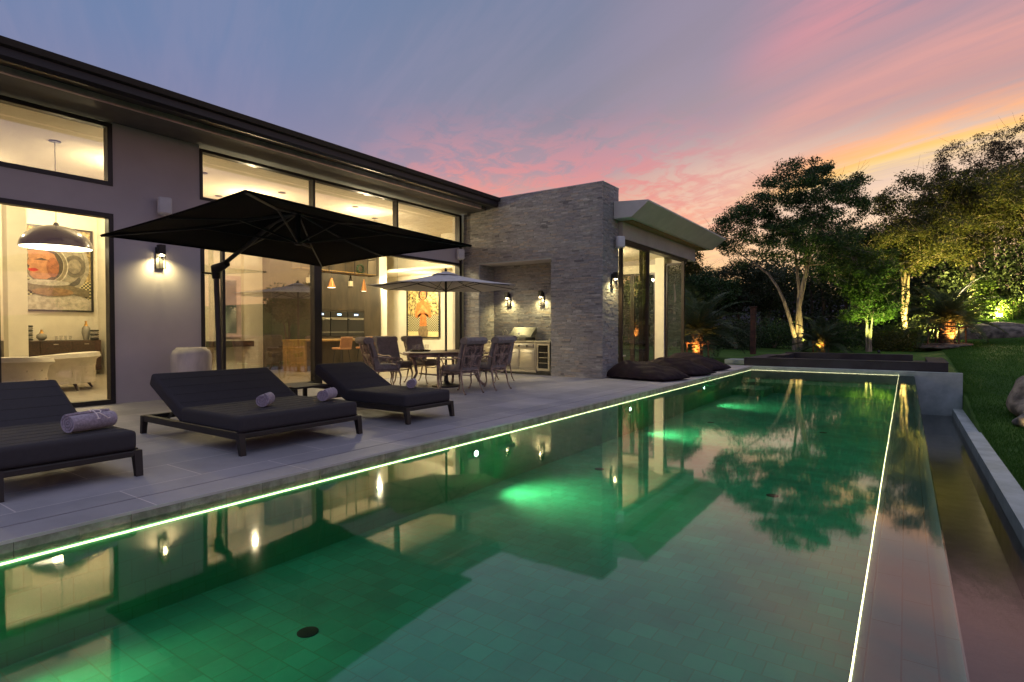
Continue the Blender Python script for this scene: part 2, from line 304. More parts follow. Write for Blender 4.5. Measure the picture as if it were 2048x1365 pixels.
# ------------------------------------------------------------------ mesh building
class M:
    def __init__(s): s.v = []; s.f = []; s.mi = []; s.cur = 0
    def add(s, vs, fs):
        o = len(s.v); s.v.extend([tuple(p) for p in vs]); s.f.extend([tuple(o+i for i in f) for f in fs]); s.mi.extend([s.cur]*len(fs)); return s
    def box(s, x0, x1, y0, y1, z0, z1):
        vs = [(x0,y0,z0),(x1,y0,z0),(x1,y1,z0),(x0,y1,z0),(x0,y0,z1),(x1,y0,z1),(x1,y1,z1),(x0,y1,z1)]
        return s.add(vs, [(0,3,2,1),(4,5,6,7),(0,1,5,4),(1,2,6,5),(2,3,7,6),(3,0,4,7)])
    def obox(s, c, size, rot=(0,0,0)):
        e = Euler(rot).to_matrix(); sx, sy, sz = [k/2 for k in size]; c = Vector(c)
        vs = [c + e @ Vector((a*sx, b*sy, d*sz)) for d in (-1, 1) for (a, b) in ((-1,-1),(1,-1),(1,1),(-1,1))]
        return s.add(vs, [(0,3,2,1),(4,5,6,7),(0,1,5,4),(1,2,6,5),(2,3,7,6),(3,0,4,7)])
    def bar(s, a, b, w, h=None, up=(0,0,1)):
        h = h or w; a = Vector(a); b = Vector(b); d = (b-a).normalized(); u = Vector(up)
        if abs(d.dot(u)) > 0.98: u = Vector((1,0,0))
        x = d.cross(u).normalized(); y = x.cross(d)
        vs = [p + x*i*w/2 + y*j*h/2 for p in (a, b) for (i, j) in ((-1,-1),(1,-1),(1,1),(-1,1))]
        return s.add(vs, [(0,3,2,1),(4,5,6,7),(0,1,5,4),(1,2,6,5),(2,3,7,6),(3,0,4,7)])
    def tube(s, pts, r, n=8, caps=True):
        pts = [Vector(p) for p in pts]; rs = r if isinstance(r, (list, tuple)) else [r]*len(pts)
        vs = []; prev = None
        for i, p in enumerate(pts):
            d = (pts[min(i+1, len(pts)-1)] - pts[max(i-1, 0)])
            if d.length < 1e-9: d = Vector((0,0,1))
            d.normalize()
            if prev is None:
                a = Vector((0,0,1)) if abs(d.z) < 0.9 else Vector((1,0,0)); x = d.cross(a).normalized()
            else:
                x = prev - d*prev.dot(d)
                if x.length < 1e-6: x = d.orthogonal()
                x.normalize()
            prev = x; y = d.cross(x)
            for k in range(n):
                t = 2*PI*k/n; vs.append(p + (x*math.cos(t)+y*math.sin(t))*rs[i])
        fs = [(i*n+k, i*n+(k+1)%n, (i+1)*n+(k+1)%n, (i+1)*n+k) for i in range(len(pts)-1) for k in range(n)]
        if caps: fs += [tuple(range(n-1, -1, -1)), tuple((len(pts)-1)*n+k for k in range(n))]
        return s.add(vs, fs)
    def lathe(s, prof, c=(0,0,0), n=32, rot=None, caps=True):
        vs = []
        for r, z in prof:
            for k in range(n):
                t = 2*PI*k/n; p = Vector((r*math.cos(t), r*math.sin(t), z))
                if rot is not None: p = rot @ p
                vs.append(p + Vector(c))
        fs = [(i*n+k, i*n+(k+1)%n, (i+1)*n+(k+1)%n, (i+1)*n+k) for i in range(len(prof)-1) for k in range(n)]
        if caps and prof[0][0] > 1e-4: fs.append(tuple(range(n-1, -1, -1)))
        if caps and prof[-1][0] > 1e-4: fs.append(tuple((len(prof)-1)*n+k for k in range(n)))
        return s.add(vs, fs)
    def prism(s, poly, axis, a, b):
        def P(u, v, w): return {'x': (w, u, v), 'y': (u, w, v), 'z': (u, v, w)}[axis]
        n = len(poly); vs = [P(u, v, a) for u, v in poly] + [P(u, v, b) for u, v in poly]
        return s.add(vs, [tuple(range(n-1, -1, -1)), tuple(range(n, 2*n))] + [(i, (i+1)%n, n+(i+1)%n, n+i) for i in range(n)])
    def bm(s, b, mat=None):
        b.verts.ensure_lookup_table(); b.verts.index_update()
        vs = [(mat @ v.co if mat else v.co.copy()) for v in b.verts]
        s.add(vs, [[v.index for v in f.verts] for f in b.faces]); b.free(); return s
    def rbox(s, c, size, r=0.02, seg=3, rot=(0,0,0), bulge=0.0, cuts=0):
        b = bmesh.new(); bmesh.ops.create_cube(b, size=1); bmesh.ops.scale(b, vec=size, verts=b.verts)
        bmesh.ops.bevel(b, geom=list(b.edges)+list(b.verts), offset=r, segments=seg, profile=0.5, affect='EDGES')
        if cuts:
            long = [e for e in b.edges if e.calc_length() > min(size)*0.5]
            bmesh.ops.subdivide_edges(b, edges=long, cuts=cuts, use_grid_fill=True)
        if bulge:
            for v in b.verts:
                u = 2*v.co.x/size[0]; w = 2*v.co.y/size[1]
                v.co.z += math.copysign(1, v.co.z)*bulge*max(0, 1-u*u)*max(0, 1-w*w) * (1 if abs(v.co.z) > size[2]*0.2 else 0)
        return s.bm(b, Matrix.Translation(Vector(c)) @ Euler(rot).to_matrix().to_4x4())
    def xf(s, mat):
        s.v = [tuple(mat @ Vector(p)) for p in s.v]; return s
    def build(s, name, mat, parent=None, smooth=None, world=True):
        me = bpy.data.meshes.new(name)
        off = Vector((0,0,0))
        if parent is not None and world: off = wloc(parent)
        vs = [(p[0]-off.x, p[1]-off.y, p[2]-off.z) for p in s.v]
        me.from_pydata(vs, [], s.f)
        for m in (mat if isinstance(mat, (list, tuple)) else [mat]): me.materials.append(MATS[m])
        if any(s.mi): me.polygons.foreach_set('material_index', s.mi)
        if smooth is not None:
            me.polygons.foreach_set('use_smooth', [True]*len(me.polygons)); me.set_sharp_from_angle(angle=R(smooth))
        me.update()
        o = bpy.data.objects.new(name, me); COL.objects.link(o)
        if parent is not None: o.parent = parent
        return o
def wloc(o):
    v = Vector((0,0,0))
    while o is not None: v += o.location; o = o.parent
    return v
def tag(o, label, cat, group=None):
    o['label'] = label; o['category'] = cat
    if group: o['group'] = group
    return o
def thing(name, label, cat, loc, group=None):
    o = bpy.data.objects.new(name, None); COL.objects.link(o); o.location = loc; o.empty_display_size = 0.1
    return tag(o, label, cat, group)
def struct(o): o['kind'] = 'structure'; return o
def copy_tree(o, parent=None):
    c = o.copy(); COL.objects.link(c); c.parent = parent
    for ch in [k for k in ALLCH(o)]: copy_tree(ch, c)
    return c
def ALLCH(o): return [k for k in bpy.data.objects if k.parent == o]
def dup(o, loc, rz=0.0, label=None, group=None):
    c = copy_tree(o); c.location = loc; c.rotation_euler = (0, 0, rz)
    if label: c['label'] = label
    if group: c['group'] = group
    return c
def raw_mesh(name, verts, faces, mat, parent=None, smooth=False):
    """verts (N,3) numpy, faces (K,4) numpy"""
    me = bpy.data.meshes.new(name)
    if parent is not None: verts = verts - np.array(wloc(parent))
    me.vertices.add(len(verts)); me.vertices.foreach_set('co', verts.astype(np.float32).ravel())
    k = faces.shape[1]
    me.loops.add(faces.size); me.loops.foreach_set('vertex_index', faces.astype(np.int32).ravel())
    me.polygons.add(len(faces)); me.polygons.foreach_set('loop_start', np.arange(0, faces.size, k, dtype=np.int32))
    me.update(calc_edges=True); me.validate()
    me.materials.append(MATS[mat])
    if smooth: me.polygons.foreach_set('use_smooth', [True]*len(me.polygons))
    o = bpy.data.objects.new(name, me); COL.objects.link(o)
    if parent is not None: o.parent = parent
    return o
def leaf_quads(c, size, rng, aspect=0.5, up=0.4, jitter=0.4):
    n = len(c); nrm = rng.normal(size=(n, 3)); nrm[:, 2] += up*2; nrm /= np.linalg.norm(nrm, axis=1)[:, None]
    r = rng.normal(size=(n, 3)); u = np.cross(nrm, r); u /= np.linalg.norm(u, axis=1)[:, None]; w = np.cross(nrm, u)
    s = (size*(1+jitter*(rng.random(n)-0.5)*2))[:, None]
    v = np.stack([c-u*s*0.5, c+w*s*0.5*aspect, c+u*s*0.5-nrm*s*0.12, c-w*s*0.5*aspect], axis=1).reshape(-1, 3)
    f = np.arange(4*n).reshape(n, 4); return v, f

LIGHTS = []
def lamp(kind, loc, power, col, radius=0.03, target=None, size=R(120), blend=0.8, name='lamp_light', parent=None):
    l = bpy.data.lights.new(name, kind); l.energy = power; l.color = col; l.shadow_soft_size = radius
    if kind == 'SPOT': l.spot_size = size; l.spot_blend = blend
    o = bpy.data.objects.new(name, l); COL.objects.link(o)
    o.location = Vector(loc) - (wloc(parent) if parent is not None else Vector((0,0,0)))
    if target is not None: o.rotation_euler = (Vector(target)-Vector(loc)).to_track_quat('-Z', 'Y').to_euler()
    if parent is not None: o.parent = parent
    return o
WARM = (1.0, 0.86, 0.53)

# ------------------------------------------------------------------ terrain
def Sm(t): t = np.clip(t, 0, 1); return t*t*(3-2*t)
def ground(x, y):
    x = np.asarray(x, float); y = np.asarray(y, float)
    g = -1.05 + 1.15*Sm((y-13)/16) + 0.045*np.clip(y-29, 0, 35) + 0.06*np.clip(x, 0, 9)*Sm((y-20)/15)
    g = g + 0.9*Sm((y-35)/6)*Sm(x/3.0) + 0.06*np.clip(x-6, 0, 40)*Sm((y-26)/10)
    gl = -0.05 + 0.018*np.clip(y-20, 0, 40)
    b = Sm((x-0.6)/1.6)
    g2 = gl*(1-b) + g*b
    res = np.where(y > 20.1, np.where(y > 36, g2, g2), g)
    return res + 0.03*np.sin(x*1.3+0.5)*np.sin(y*0.7)
def build_ground():
    xs = np.unique(np.concatenate([np.linspace(-600, -40, 15), np.linspace(-40, -8, 22), np.linspace(-8, 1.29, 22), [1.31], np.linspace(1.45, 14, 60), np.linspace(15, 60, 30), np.linspace(70, 600, 14)]))
    ys = np.unique(np.concatenate([np.linspace(-600, -30, 10), np.linspace(-28, 0, 12), np.linspace(1, 20.08, 40), [20.12], np.linspace(20.4, 50, 80), np.linspace(52, 100, 20), np.linspace(120, 800, 14)]))
    X, Y = np.meshgrid(xs, ys, indexing='ij'); Z = ground(X, Y)
    Z = np.where((X < 1.3) & (Y < 20.1), -2.6, Z)
    n, m = X.shape; V = np.stack([X, Y, Z], -1).reshape(-1, 3)
    i = np.arange(n-1)[:, None]; j = np.arange(m-1)[None, :]; a = i*m+j
    F = np.stack([a, a+m, a+m+1, a+1], -1).reshape(-1, 4)
    o = raw_mesh('lawn_ground', V, F, 'lawn', smooth=True); struct(o)
    rng = np.random.default_rng(5); N = 150000
    x = 1.38 + 8*rng.random(N)**1.6; y = 5 + 31*rng.random(N); keep = (x < 1.4 + 0.32*y) & (rng.random(N) < 0.75+0.25*np.sin(x*2.1+y*0.9)*np.sin(y*1.3-x)); x = x[keep]; y = y[keep]
    z = ground(x, y); n = len(x); h = 0.035+0.04*rng.random(n); t = rng.random(n)*2*PI; w = 0.006+0.004*rng.random(n)
    dx = np.cos(t); dy = np.sin(t); lx = rng.normal(size=n)*0.025; ly = rng.normal(size=n)*0.025
    V = np.stack([np.stack([x-dx*w, y-dy*w, z-0.01], -1), np.stack([x+dx*w, y+dy*w, z-0.01], -1), np.stack([x+lx, y+ly, z+h], -1)], 1).reshape(-1, 3)
    o = raw_mesh('grass', V, np.arange(3*n).reshape(n, 3), 'grass_leaf'); o['kind'] = 'stuff'; o['label'] = 'short mown green grass blades of the lawn'; o['category'] = 'grass'
build_ground()

# ------------------------------------------------------------------ pool, terrace, channel
X0, XL, XW, Y0, Y1 = -4.2, -0.15, 0.2, -1.5, 20.0      # left wall, inner edge of weir, outer edge, near and far ends
FZ = -0.72; WZ = -0.07
struct(M().box(-10.5, -4.51, -6, 20.4, -0.25, 0.0).build('terrace', 'terrace_tile'))
struct(M().box(-4.51, -4.495, -6, 20.4, -0.25, -0.004).build('drainage_slot', 'slot_line'))
struct(M().box(-4.495, X0, -6, 20.4, -0.02, 0.0).build('coping_path', 'terrace_tile'))
def coping():
    m = M(); rnd = random.Random(3); y = -6.0
    while y < 20.0:
        w = rnd.uniform(0.18, 0.34); e = min(20.0, y+w)
        m.box(-4.495, X0-0.004+rnd.uniform(0, 0.008), y, e-0.003, -0.11, -0.0205); y = e
    struct(m.build('pool_coping', 'coping_stone'))
    struct(M().box(X0, XW+0.02, Y1, 20.3, -0.9, -0.004).build('pool_far_coping', 'concrete'))
coping()
m = M(); m.box(X0-0.3, X0, Y0-0.3, Y1+0.002, FZ-0.1, -0.111); m.box(X0, XW, Y0-0.3, Y0, FZ-0.1, -0.08)
struct(m.build('pool_side_wall', 'pool_wall_tile'))
struct(M().box(X0-0.2, XW-0.02, Y0-0.2, Y1+0.1, FZ-0.15, FZ).build('pool_floor', 'pool_tile'))
struct(M().box(XL, XW, Y0-0.3, Y1, -2.4, -0.098).build('pool_weir', 'weir_tile'))
m = M(); m.box(X0+0.001, XL-0.001, 18.75, Y1-0.001, FZ+0.001, -0.42); m.box(X0+0.001, -3.3, 17.4, 18.749, FZ+0.001, -0.52)
struct(m.build('pool_step', 'pool_wall_tile'))
struct(M().add([(X0, Y0, WZ), (XW+0.004, Y0, WZ), (XW+0.004, Y1, WZ), (X0, Y1, WZ)], [(0,1,2,3)]).build('pool_water', 'pool_water'))
# led strip round three sides
t = thing('light_strip', 'thin glowing warm light strip just under the water round the pool edge', 'light strip', (X0, 9, -0.13))
M().box(X0+0.001, X0+0.011, Y0, Y1-0.012, -0.131, -0.1220).build('strip_run', 'led', t)
M().box(X0+0.012, XL-0.012, Y1-0.011, Y1-0.001, -0.131, -0.1220).build('strip_run', 'led', t)
def wavy_strip():
    m = M(); rnd = random.Random(8); y = Y0
    pts = []
    while y < Y1: pts.append((XL-0.006+rnd.uniform(-0.002, 0.002), y)); y += 0.5
    pts.append((XL-0.006, Y1))
    for (a, b), (c, d) in zip(pts, pts[1:]): m.add([(a-0.003, b, -0.104), (a+0.003, b, -0.104), (c+0.003, d, -0.104), (c-0.003, d, -0.104), (a-0.003, b, -0.095), (a+0.003, b, -0.095), (c+0.003, d, -0.095), (c-0.003, d, -0.095)], [(0,3,2,1),(4,5,6,7),(0,1,5,4),(1,2,6,5),(2,3,7,6),(3,0,4,7)])
    m.build('strip_run', 'led', t)
wavy_strip()
for k, (yy, lb) in enumerate([(0.72, 'round underwater lamp nearest the camera below the left lounger'), (5.3, 'bright round underwater lamp in the pool wall opposite the single lounger'), (9.9, 'round underwater lamp in the pool wall opposite the grey stone corner'), (14.6, 'small far underwater lamp in the pool wall below the dark beanbags')]):
    t = thing('pool_lamp', lb, 'underwater lamp', (X0, yy, -0.27), 'underwater lamps in the pool wall')
    rm = Matrix.Rotation(R(90), 3, 'Y')
    M().lathe([(0.055, 0), (0.055, 0.010), (0.04, 0.016), (0.04, 0.008)], (X0+0.001, yy, -0.27), 24, rm).build('rim', 'steel', t, 40)
    M().lathe([(0.034, 0.0), (0.034, 0.012), (0.024, 0.020), (0.0001, 0.023)], (X0+0.001, yy, -0.27), 24, rm).build('lens', 'pool_lamp', t, 60)
    lamp('SPOT', (X0+0.06, yy, -0.27), (55 if k == 0 else 130), (0.9, 1.0, 0.55), 0.06, (X0+3.5, yy+1.6, -0.85), R(112), 1.0, 'pool_light', t)
for k, (x, y, lb) in enumerate([(-3.1, 2.2, 'large dark round drain on the pool floor nearest the camera'), (-1.25, 7.1, 'dark round drain on the pool floor under the tree reflection'), (-3.45, 7.1, 'dark round drain on the pool floor near the reflection of the wall lamps'), (-1.25, 12.0, 'far round drain on the pool floor in the right half'), (-3.3, 12.0, 'far round drain on the pool floor in the left half')]):
    o = M().lathe([(0.066, 0), (0.066, 0.004), (0.058, 0.006), (0.0001, 0.006)], (0, 0, 0), 24).build('pool_drain', 'drain', None, 40); o.location = (x, y, FZ); tag(o, lb, 'drain', 'drains in the pool floor')
# overflow channel
struct(M().box(XW+0.0, 1.3, 19.9, 20.1, -2.4, 0.0).build('channel_end_wall', 'concrete'))
struct(M().box(1.09, 1.34, -2, 19.899, -2.4, -0.99).build('channel_kerb', 'concrete'))
struct(M().box(XW, 1.09, -2, 19.9, -2.5, -1.75).build('channel_floor', 'concrete'))
struct(M().add([(XW+0.0, -2, -1.2), (1.09, -2, -1.2), (1.09, 19.9, -1.2), (XW+0.0, 19.9, -1.2)], [(0,1,2,3)]).build('channel_water', 'channel_water'))
# raised spa
t = thing('raised_spa', 'low black tiled raised spa basin behind the far end of the pool', 'spa', (-1.7, 22, -0.1))
m = M(); m.box(-4.5, 1.0, 20.305, 20.75, -0.4, 0.245); m.box(-4.5, -4.0, 20.751, 24.2, -0.4, 0.245); m.box(0.55, 1.0, 20.751, 24.2, -0.4, 0.245)
m.build('rim_wall', 'spa_dark', t)
M().box(-3.999, 0.549, 20.751, 24.2, -0.4, 0.14).build('inner_step', 'spa_dark', t)
m = M(); m.box(-3.7, 0.2, 23.3, 23.7, 0.141, 0.36); m.box(-3.7, -3.4, 21.4, 23.299, 0.141, 0.33); m.build('back_wall', 'spa_dark', t)
m = M(); m.box(-4.52, 1.02, 20.29, 20.76, 0.246, 0.262); m.box(0.54, 1.02, 20.761, 24.2, 0.246, 0.262); m.build('cap', 'spa_dark', t)
o = M().rbox((-4.9, 21.6, 0.06), (0.9, 0.9, 0.16), 0.01, 1).build('stone_plinth', 'concrete'); tag(o, 'low grey stone block at the left end of the black spa', 'plinth')

# ------------------------------------------------------------------ house
HX = -10.5
house = thing('house', 'long modern grey villa with dark overhanging roof and tall lit windows', 'house', (-14, 6, 0))
def wall_with(m, y0, y1, z0, z1, x0=HX-0.25, x1=HX): m.box(x0, x1, y0, y1, z0, z1)
m = M()
wall_with(m, -4, 1.2, 0, 4.52); wall_with(m, 3.9, 5.27, 0, 4.52)
wall_with(m, 1.2, 3.9, 3.06, 3.50)
wall_with(m, 5.27, 12.69, 3.10, 3.55)
m.build('wall', 'render_grey', house)
# interior shell
m = M()
m.box(-18.5, -18.3, -4, 6.6, 0, 4.55); m.box(-18.3, -13.3, 6.4, 6.6, 0, 4.55)
m.box(-16.2, -16.0, 6.6, 14.6, 0, 4.55); m.box(-18.5, -16.2, 14.4, 14.6, 0, 4.55)
m.box(-18.5, -10.7, 16.0, 16.2, 0, 4.55); m.box(-18.7, -18.5, 14.4, 16.2, 0, 4.55)
m.box(-13.4, -10.75, 15.0, 15.2, 0, 4.55); m.box(-10.9, -10.75, 12.7, 15.0, 0, 4.55)
m.box(-18.3, -10.75, -4.2, -4, 0, 4.55)
m.box(-16.0, -15.86, 9.2, 9.78, 0, 4.55); m.box(-16.0, -15.7, 14.06, 14.6, 0, 4.55)
m.box(-16.85, -16.5, 4.05, 4.4, 0, 4.55)
m.build('interior_wall', 'white_wall', house)
m = M(); m.box(-18.7, -10.76, -4.2, 12.68, 4.56, 4.62); m.box(-18.7, -10.76, 14.61, 16.2, 3.3, 3.4); m.box(-18.7, -10.76, 12.68, 16.2, 4.56, 4.62)
m.build('ceiling', 'ceiling', house)
m = M(); m.box(-12.0, -10.76, -4, 12.6, 4.50, 4.559); m.build('bulkhead', 'ceiling', house)
M().box(-18.7, HX-0.001, -4.2, 16.2, -0.2, 0.006).build('interior_floor', 'interior_floor', house)
M().box(-19, -9.65, -6, 12.69, 4.63, 4.72).build('roof_deck', 'soffit', house)
M().box(-10.74, -9.66, -6, 12.69, 4.523, 4.629).build('soffit', 'soffit', house)
M().box(-9.659, -9.60, -6, 12.4, 4.515, 4.66).build('eave_band', 'concrete_band', house)
m = M()
m.prism([(-9.599, 4.60), (-9.26, 4.55), (-9.22, 4.60), (-9.22, 4.70), (-9.16, 4.72), (-9.14, 4.80), (-9.30, 4.84), (-9.599, 4.80)], 'y', -6, 12.66)
m.build('gutter', 'roof_metal', house)
M().box(-19, -9.6, -6, 12.69, 4.721, 4.80).build('roof', 'roof_metal', house)
M().box(-19, -10.76, 12.69, 16.4, 4.63, 4.75).build('rear_roof', 'roof_metal', house)
def window(y0, y1, z0, z1, mull=(), w=0.06, x=HX, pane=True, name='window', mat='black_frame', parent=house, glass='pane'):
    m = M(); a, b = x-0.14, x+0.012
    m.box(a, b, y0, y1, z1-w, z1); m.box(a, b, y0, y1, z0, z0+w)
    m.box(a, b, y0, y0+w, z0+w, z1-w); m.box(a, b, y1-w, y1, z0+w, z1-w)
    for q in mull: m.box(a, b, q-w/2, q+w/2, z0+w, z1-w)
    f = m.build(name, mat, parent)
    if pane:
        eds = [y0+w] + [v for q in mull for v in (q-w/2, q+w/2)] + [y1-w]
        for i in range(0, len(eds), 2): M().box(x-0.075, x-0.063, eds[i], eds[i+1], z0+w, z1-w).build('pane', glass, f)
    return f
window(1.2, 3.9, 3.50, 4.50, (), 0.07, glass='pane_reflective')
window(2.42, 3.9, 0.01, 3.06, (), 0.07, name='glass_door')
window(1.2, 2.36, 0.01, 3.06, (), 0.07, name='glass_door')
window(5.27, 12.60, 3.55, 4.47, (7.68, 10.12), 0.055, glass='pane_reflective')
window(5.27, 7.74, 0.01, 3.10, (), 0.07, name='sliding_door', glass='pane_reflective')
f = M(); f.box(HX-0.14, HX+0.01, 7.742, 7.86, 0.01, 3.1); f.box(HX-0.14, HX+0.01, 7.861, 12.6, 3.03, 3.099); f.box(HX-0.16, HX+0.012, 12.52, 12.62, 0.01, 4.46)
f.build('door_frame', 'black_frame', house)
m = M(); m.bar((-10.36, 5.60, 0.08), (-10.36, 5.60, 3.0), 0.05, 0.09); m.build('door_post', 'black_frame', house)
for (x, y) in [(-12.5, 3.75), (-11.9, 2.5), (-12.4, 6.3), (-12.6, 8.3), (-12.4, 10.4), (-14.2, 7.6), (-14.0, 12.6), (-13.2, 11.8), (-15, 2)]:
    M().lathe([(0.09, 0), (0.09, -0.015), (0.06, -0.02)], (x, y, 4.56 if x < -12 else 4.50), 20).build('ceiling_rose', 'black_stripe', house)

# interior lamps: real ceiling spots (small emitting discs with a lamp under each)
def downlights(pts, power, z=4.55, lbl=''):
    for q_, (x, y) in enumerate(pts):
        t = thing('ceiling_spot', lbl + ['', ', farther from the windows', ', nearer the windows'][q_], 'ceiling light', (x, y, z), 'small recessed ceiling spots inside the villa')
        M().lathe([(0.05, 0.0), (0.05, -0.012), (0.038, -0.014)], (x, y, z), 16).build('rim', 'white_plastic', t)
        M().lathe([(0.035, -0.0145), (0.0001, -0.017)], (x, y, z), 16).build('lens', 'downlight', t)
        lamp('POINT', (x, y, z-0.6), power, WARM, 0.04, name='room_light', parent=t)
downlights([(-15.0, 2.6), (-16.9, 5.3), (-13.0, 5.0)], 135, lbl='small recessed spot in the ceiling of the living room')
downlights([(-13.4, 8.0), (-12.6, 10.9), (-14.6, 13.2)], 165, lbl='small recessed spot in the high ceiling of the kitchen')
downlights([(-14.6, 15.3)], 45, 3.3, lbl='small recessed spot in the low ceiling before the tall painting')
lamp('SPOT', (-15.2, 13.8, 3.2), 220, WARM, 0.05, (-15.1, 16, 1.6), R(110), 0.6, 'picture_light')
lamp('SPOT', (-12.0, 12.0, 4.2), 220, WARM, 0.05, (-12.2, 15, 1.8), R(100), 0.6, 'hall_light')

# ------------------------------------------------------------------ stone wall with outdoor kitchen niche
SW = thing('stone_wall', 'tall grey split-stone wall with a deep cooking niche at the end of the terrace', 'wall', (-8, 13.2, 0))
m = M()
YF = 12.7
m.box(-10.49, -9.93, YF+0.02, 13.63, 0, 4.80); m.box(-7.57, -6.12, YF+0.02, 13.63, 0, 4.80)
m.box(-9.93, -7.57, YF+0.02, 13.63, 3.05, 4.80); m.box(-9.93, -7.57, 13.42, 13.63, 0, 3.05)
m.box(-19, -10.49, 13.63-0.4, 13.63, 4.76, 4.80)
m.build('core', 'concrete', SW)
def strips(name, o, u, v, n, w, h, parent, seed=1, holes=(), rh=0.041, mat='ledger_stone'):
    rnd = random.Random(seed); o, u, v, n = map(Vector, (o, u, v, n)); m = M(); z = 0.0
    while z < h-0.004:
        r = min(rh*rnd.choice([0.8, 1.0, 1.0, 1.25]), h-z)
        if h-(z+r) < 0.02: r = h-z
        x = -rnd.uniform(0, 0.3)
        while x < w:
            L = rnd.uniform(0.09, 0.30); a, b = max(0, x), min(w, x+L); x += L
            if b-a < 0.01: continue
            segs = [(a, b)]
            for (ha, hb, hz0, hz1) in holes:
                if z+r > hz0+0.005 and z < hz1-0.005:
                    ns = []
                    for (p, q) in segs:
                        if q <= ha or p >= hb: ns.append((p, q)); continue
                        if p < ha: ns.append((p, ha))
                        if q > hb: ns.append((hb, q))
                    segs = ns
            for (p, q) in segs:
                if q-p < 0.008: continue
                d = rnd.uniform(0.004, 0.014); g = 0.0015
                P = lambda i, j, k: o + u*i + v*j + n*k
                a1, b1, c1, e1 = p+g, q-g, z+g, z+r-g
                t1, t2 = d+rnd.uniform(-.003, .003), d+rnd.uniform(-.003, .003)
                m.add([P(a1,c1,-0.01), P(b1,c1,-0.01), P(b1,e1,-0.01), P(a1,e1,-0.01), P(a1,c1,t1), P(b1,c1,t2), P(b1,e1,t2), P(a1,e1,t1)],
                      [(0,3,2,1),(4,5,6,7),(0,1,5,4),(1,2,6,5),(2,3,7,6),(3,0,4,7)])
        z += r
    return m.build(name, mat, parent)
strips('front_cladding', (-10.49, YF+0.015, 0), (1,0,0), (0,0,1), (0,-1,0), 4.39, 4.81, SW, 1, [(0.56, 2.92, 0.0, 3.05)])
strips('side_cladding', (-6.115, YF, 0), (0,1,0), (0,0,1), (1,0,0), 0.93, 4.81, SW, 2)
strips('niche_cladding', (-9.925, 13.415, 0), (1,0,0), (0,0,1), (0,-1,0), 2.35, 3.05, SW, 3)
strips('niche_side_cladding', (-9.925, YF+0.03, 0), (0,1,0), (0,0,1), (1,0,0), 0.68, 3.04, SW, 4)
m = M(); m.box(-9.92, -7.58, YF+0.02, 13.4, 3.035, 3.049); m.build('niche_soffit', 'render_grey', SW)
M().box(-10.49, -6.10, YF+0.0, 13.64, 4.812, 4.832).build('coping', 'render_grey', SW)

# ------------------------------------------------------------------ glass pavilion
PV = thing('glass_pavilion', 'glazed garden room with a wide chamfered grey canopy beyond the stone wall', 'pavilion', (-8, 16.6, 0))
# canopy: thick slab with chamfered front
m = M(); m.prism([(-10.4, 4.0), (-5.62, 4.0), (-5.18, 4.33), (-5.18, 4.37), (-10.4, 4.42)], 'y', 13.66, 20.5)
# near stub beside the stone side
m.build('canopy', 'canopy_render', PV)
m = M(); m.prism([(-6.09, 4.0), (-5.62, 4.0), (-5.18, 4.33), (-5.18, 4.37), (-6.09, 4.43)], 'y', 13.3, 13.659); m.build('canopy_end', 'canopy_render', PV)
M().box(-6.55, -5.75, 13.7, 20.2, 3.975, 3.999).build('soffit_strip', 'oak', PV)
M().box(-6.3, -6.0, 13.66, 19.75, 3.55, 3.974).build('beam', 'beam_render', PV)
M().box(-10.4, -6.301, 19.5, 19.75, 3.50, 3.974).build('far_beam', 'beam_render', PV)
M().box(-10.4, -6.301, 13.66, 19.499, 3.70, 3.80).build('ceiling', 'ceiling', PV)
M().box(-10.4, -5.9, 13.66, 19.8, -0.1, 0.012).build('floor', 'interior_floor', PV)
M().box(-7.22, -6.9, 19.2, 19.5, 0.013, 3.70).build('column', 'white_wall', PV)
M().box(-10.6, -10.4, 13.64, 19.8, 0, 4.3).build('back_wall', 'white_wall', PV)
def wy(y0, y1, z0, z1, x, w=0.06, nm='sliding_door', d=0.05):
    m = M(); m.box(x-d, x+d, y0, y1, z1-w, z1); m.box(x-d, x+d, y0, y1, z0, z0+w); m.box(x-d, x+d, y0, y0+w, z0+w, z1-w); m.box(x-d, x+d, y1-w, y1, z0+w, z1-w)
    f = m.build(nm, 'bronze_frame', PV); M().box(x-0.006, x+0.006, y0+w, y1-w, z0+w, z1-w).build('pane', 'pane', f); return f
M().box(-6.24, -6.02, 13.66, 19.0, 3.47, 3.549).build('door_head', 'bronze_frame', PV)
f = wy(13.70, 15.60, 0.013, 3.469, -6.08)
m = M(); m.box(-6.03, -5.99, 15.52, 15.56, 1.0, 1.35); m.build('handle', 'black_gloss', f)
wy(15.35, 15.72, 0.013, 3.469, -6.19, 0.05)
m = M(); m.box(-6.14, -6.05, 18.72, 18.82, 0.013, 3.469); m.build('corner_post', 'bronze_frame', PV)
def wx(x0, x1, z0, z1, y, w=0.06):
    m = M(); m.box(x0, x1, y-0.05, y+0.05, z1-w, z1); m.box(x0, x1, y-0.05, y+0.05, z0, z0+w); m.box(x0, x0+w, y-0.05, y+0.05, z0+w, z1-w); m.box(x1-w, x1, y-0.05, y+0.05, z0+w, z1-w)
    f = m.build('rear_window', 'bronze_frame', PV); M().box(x0+w, x1-w, y-0.006, y+0.006, z0+w, z1-w).build('pane', 'clear_glass', f)
wx(-6.88, -6.27, 0.013, 3.49, 19.35); wx(-8.1, -7.24, 0.013, 3.2, 19.35); wx(-10.39, -8.12, 0.013, 3.2, 19.35)
M().box(-10.39, -7.23, 19.3, 19.4, 3.21, 3.49).build('rear_transom', 'white_wall', PV)
lamp('POINT', (-8.4, 16.5, 3.2), 260, WARM, 0.06, name='garden_room_light', parent=PV)
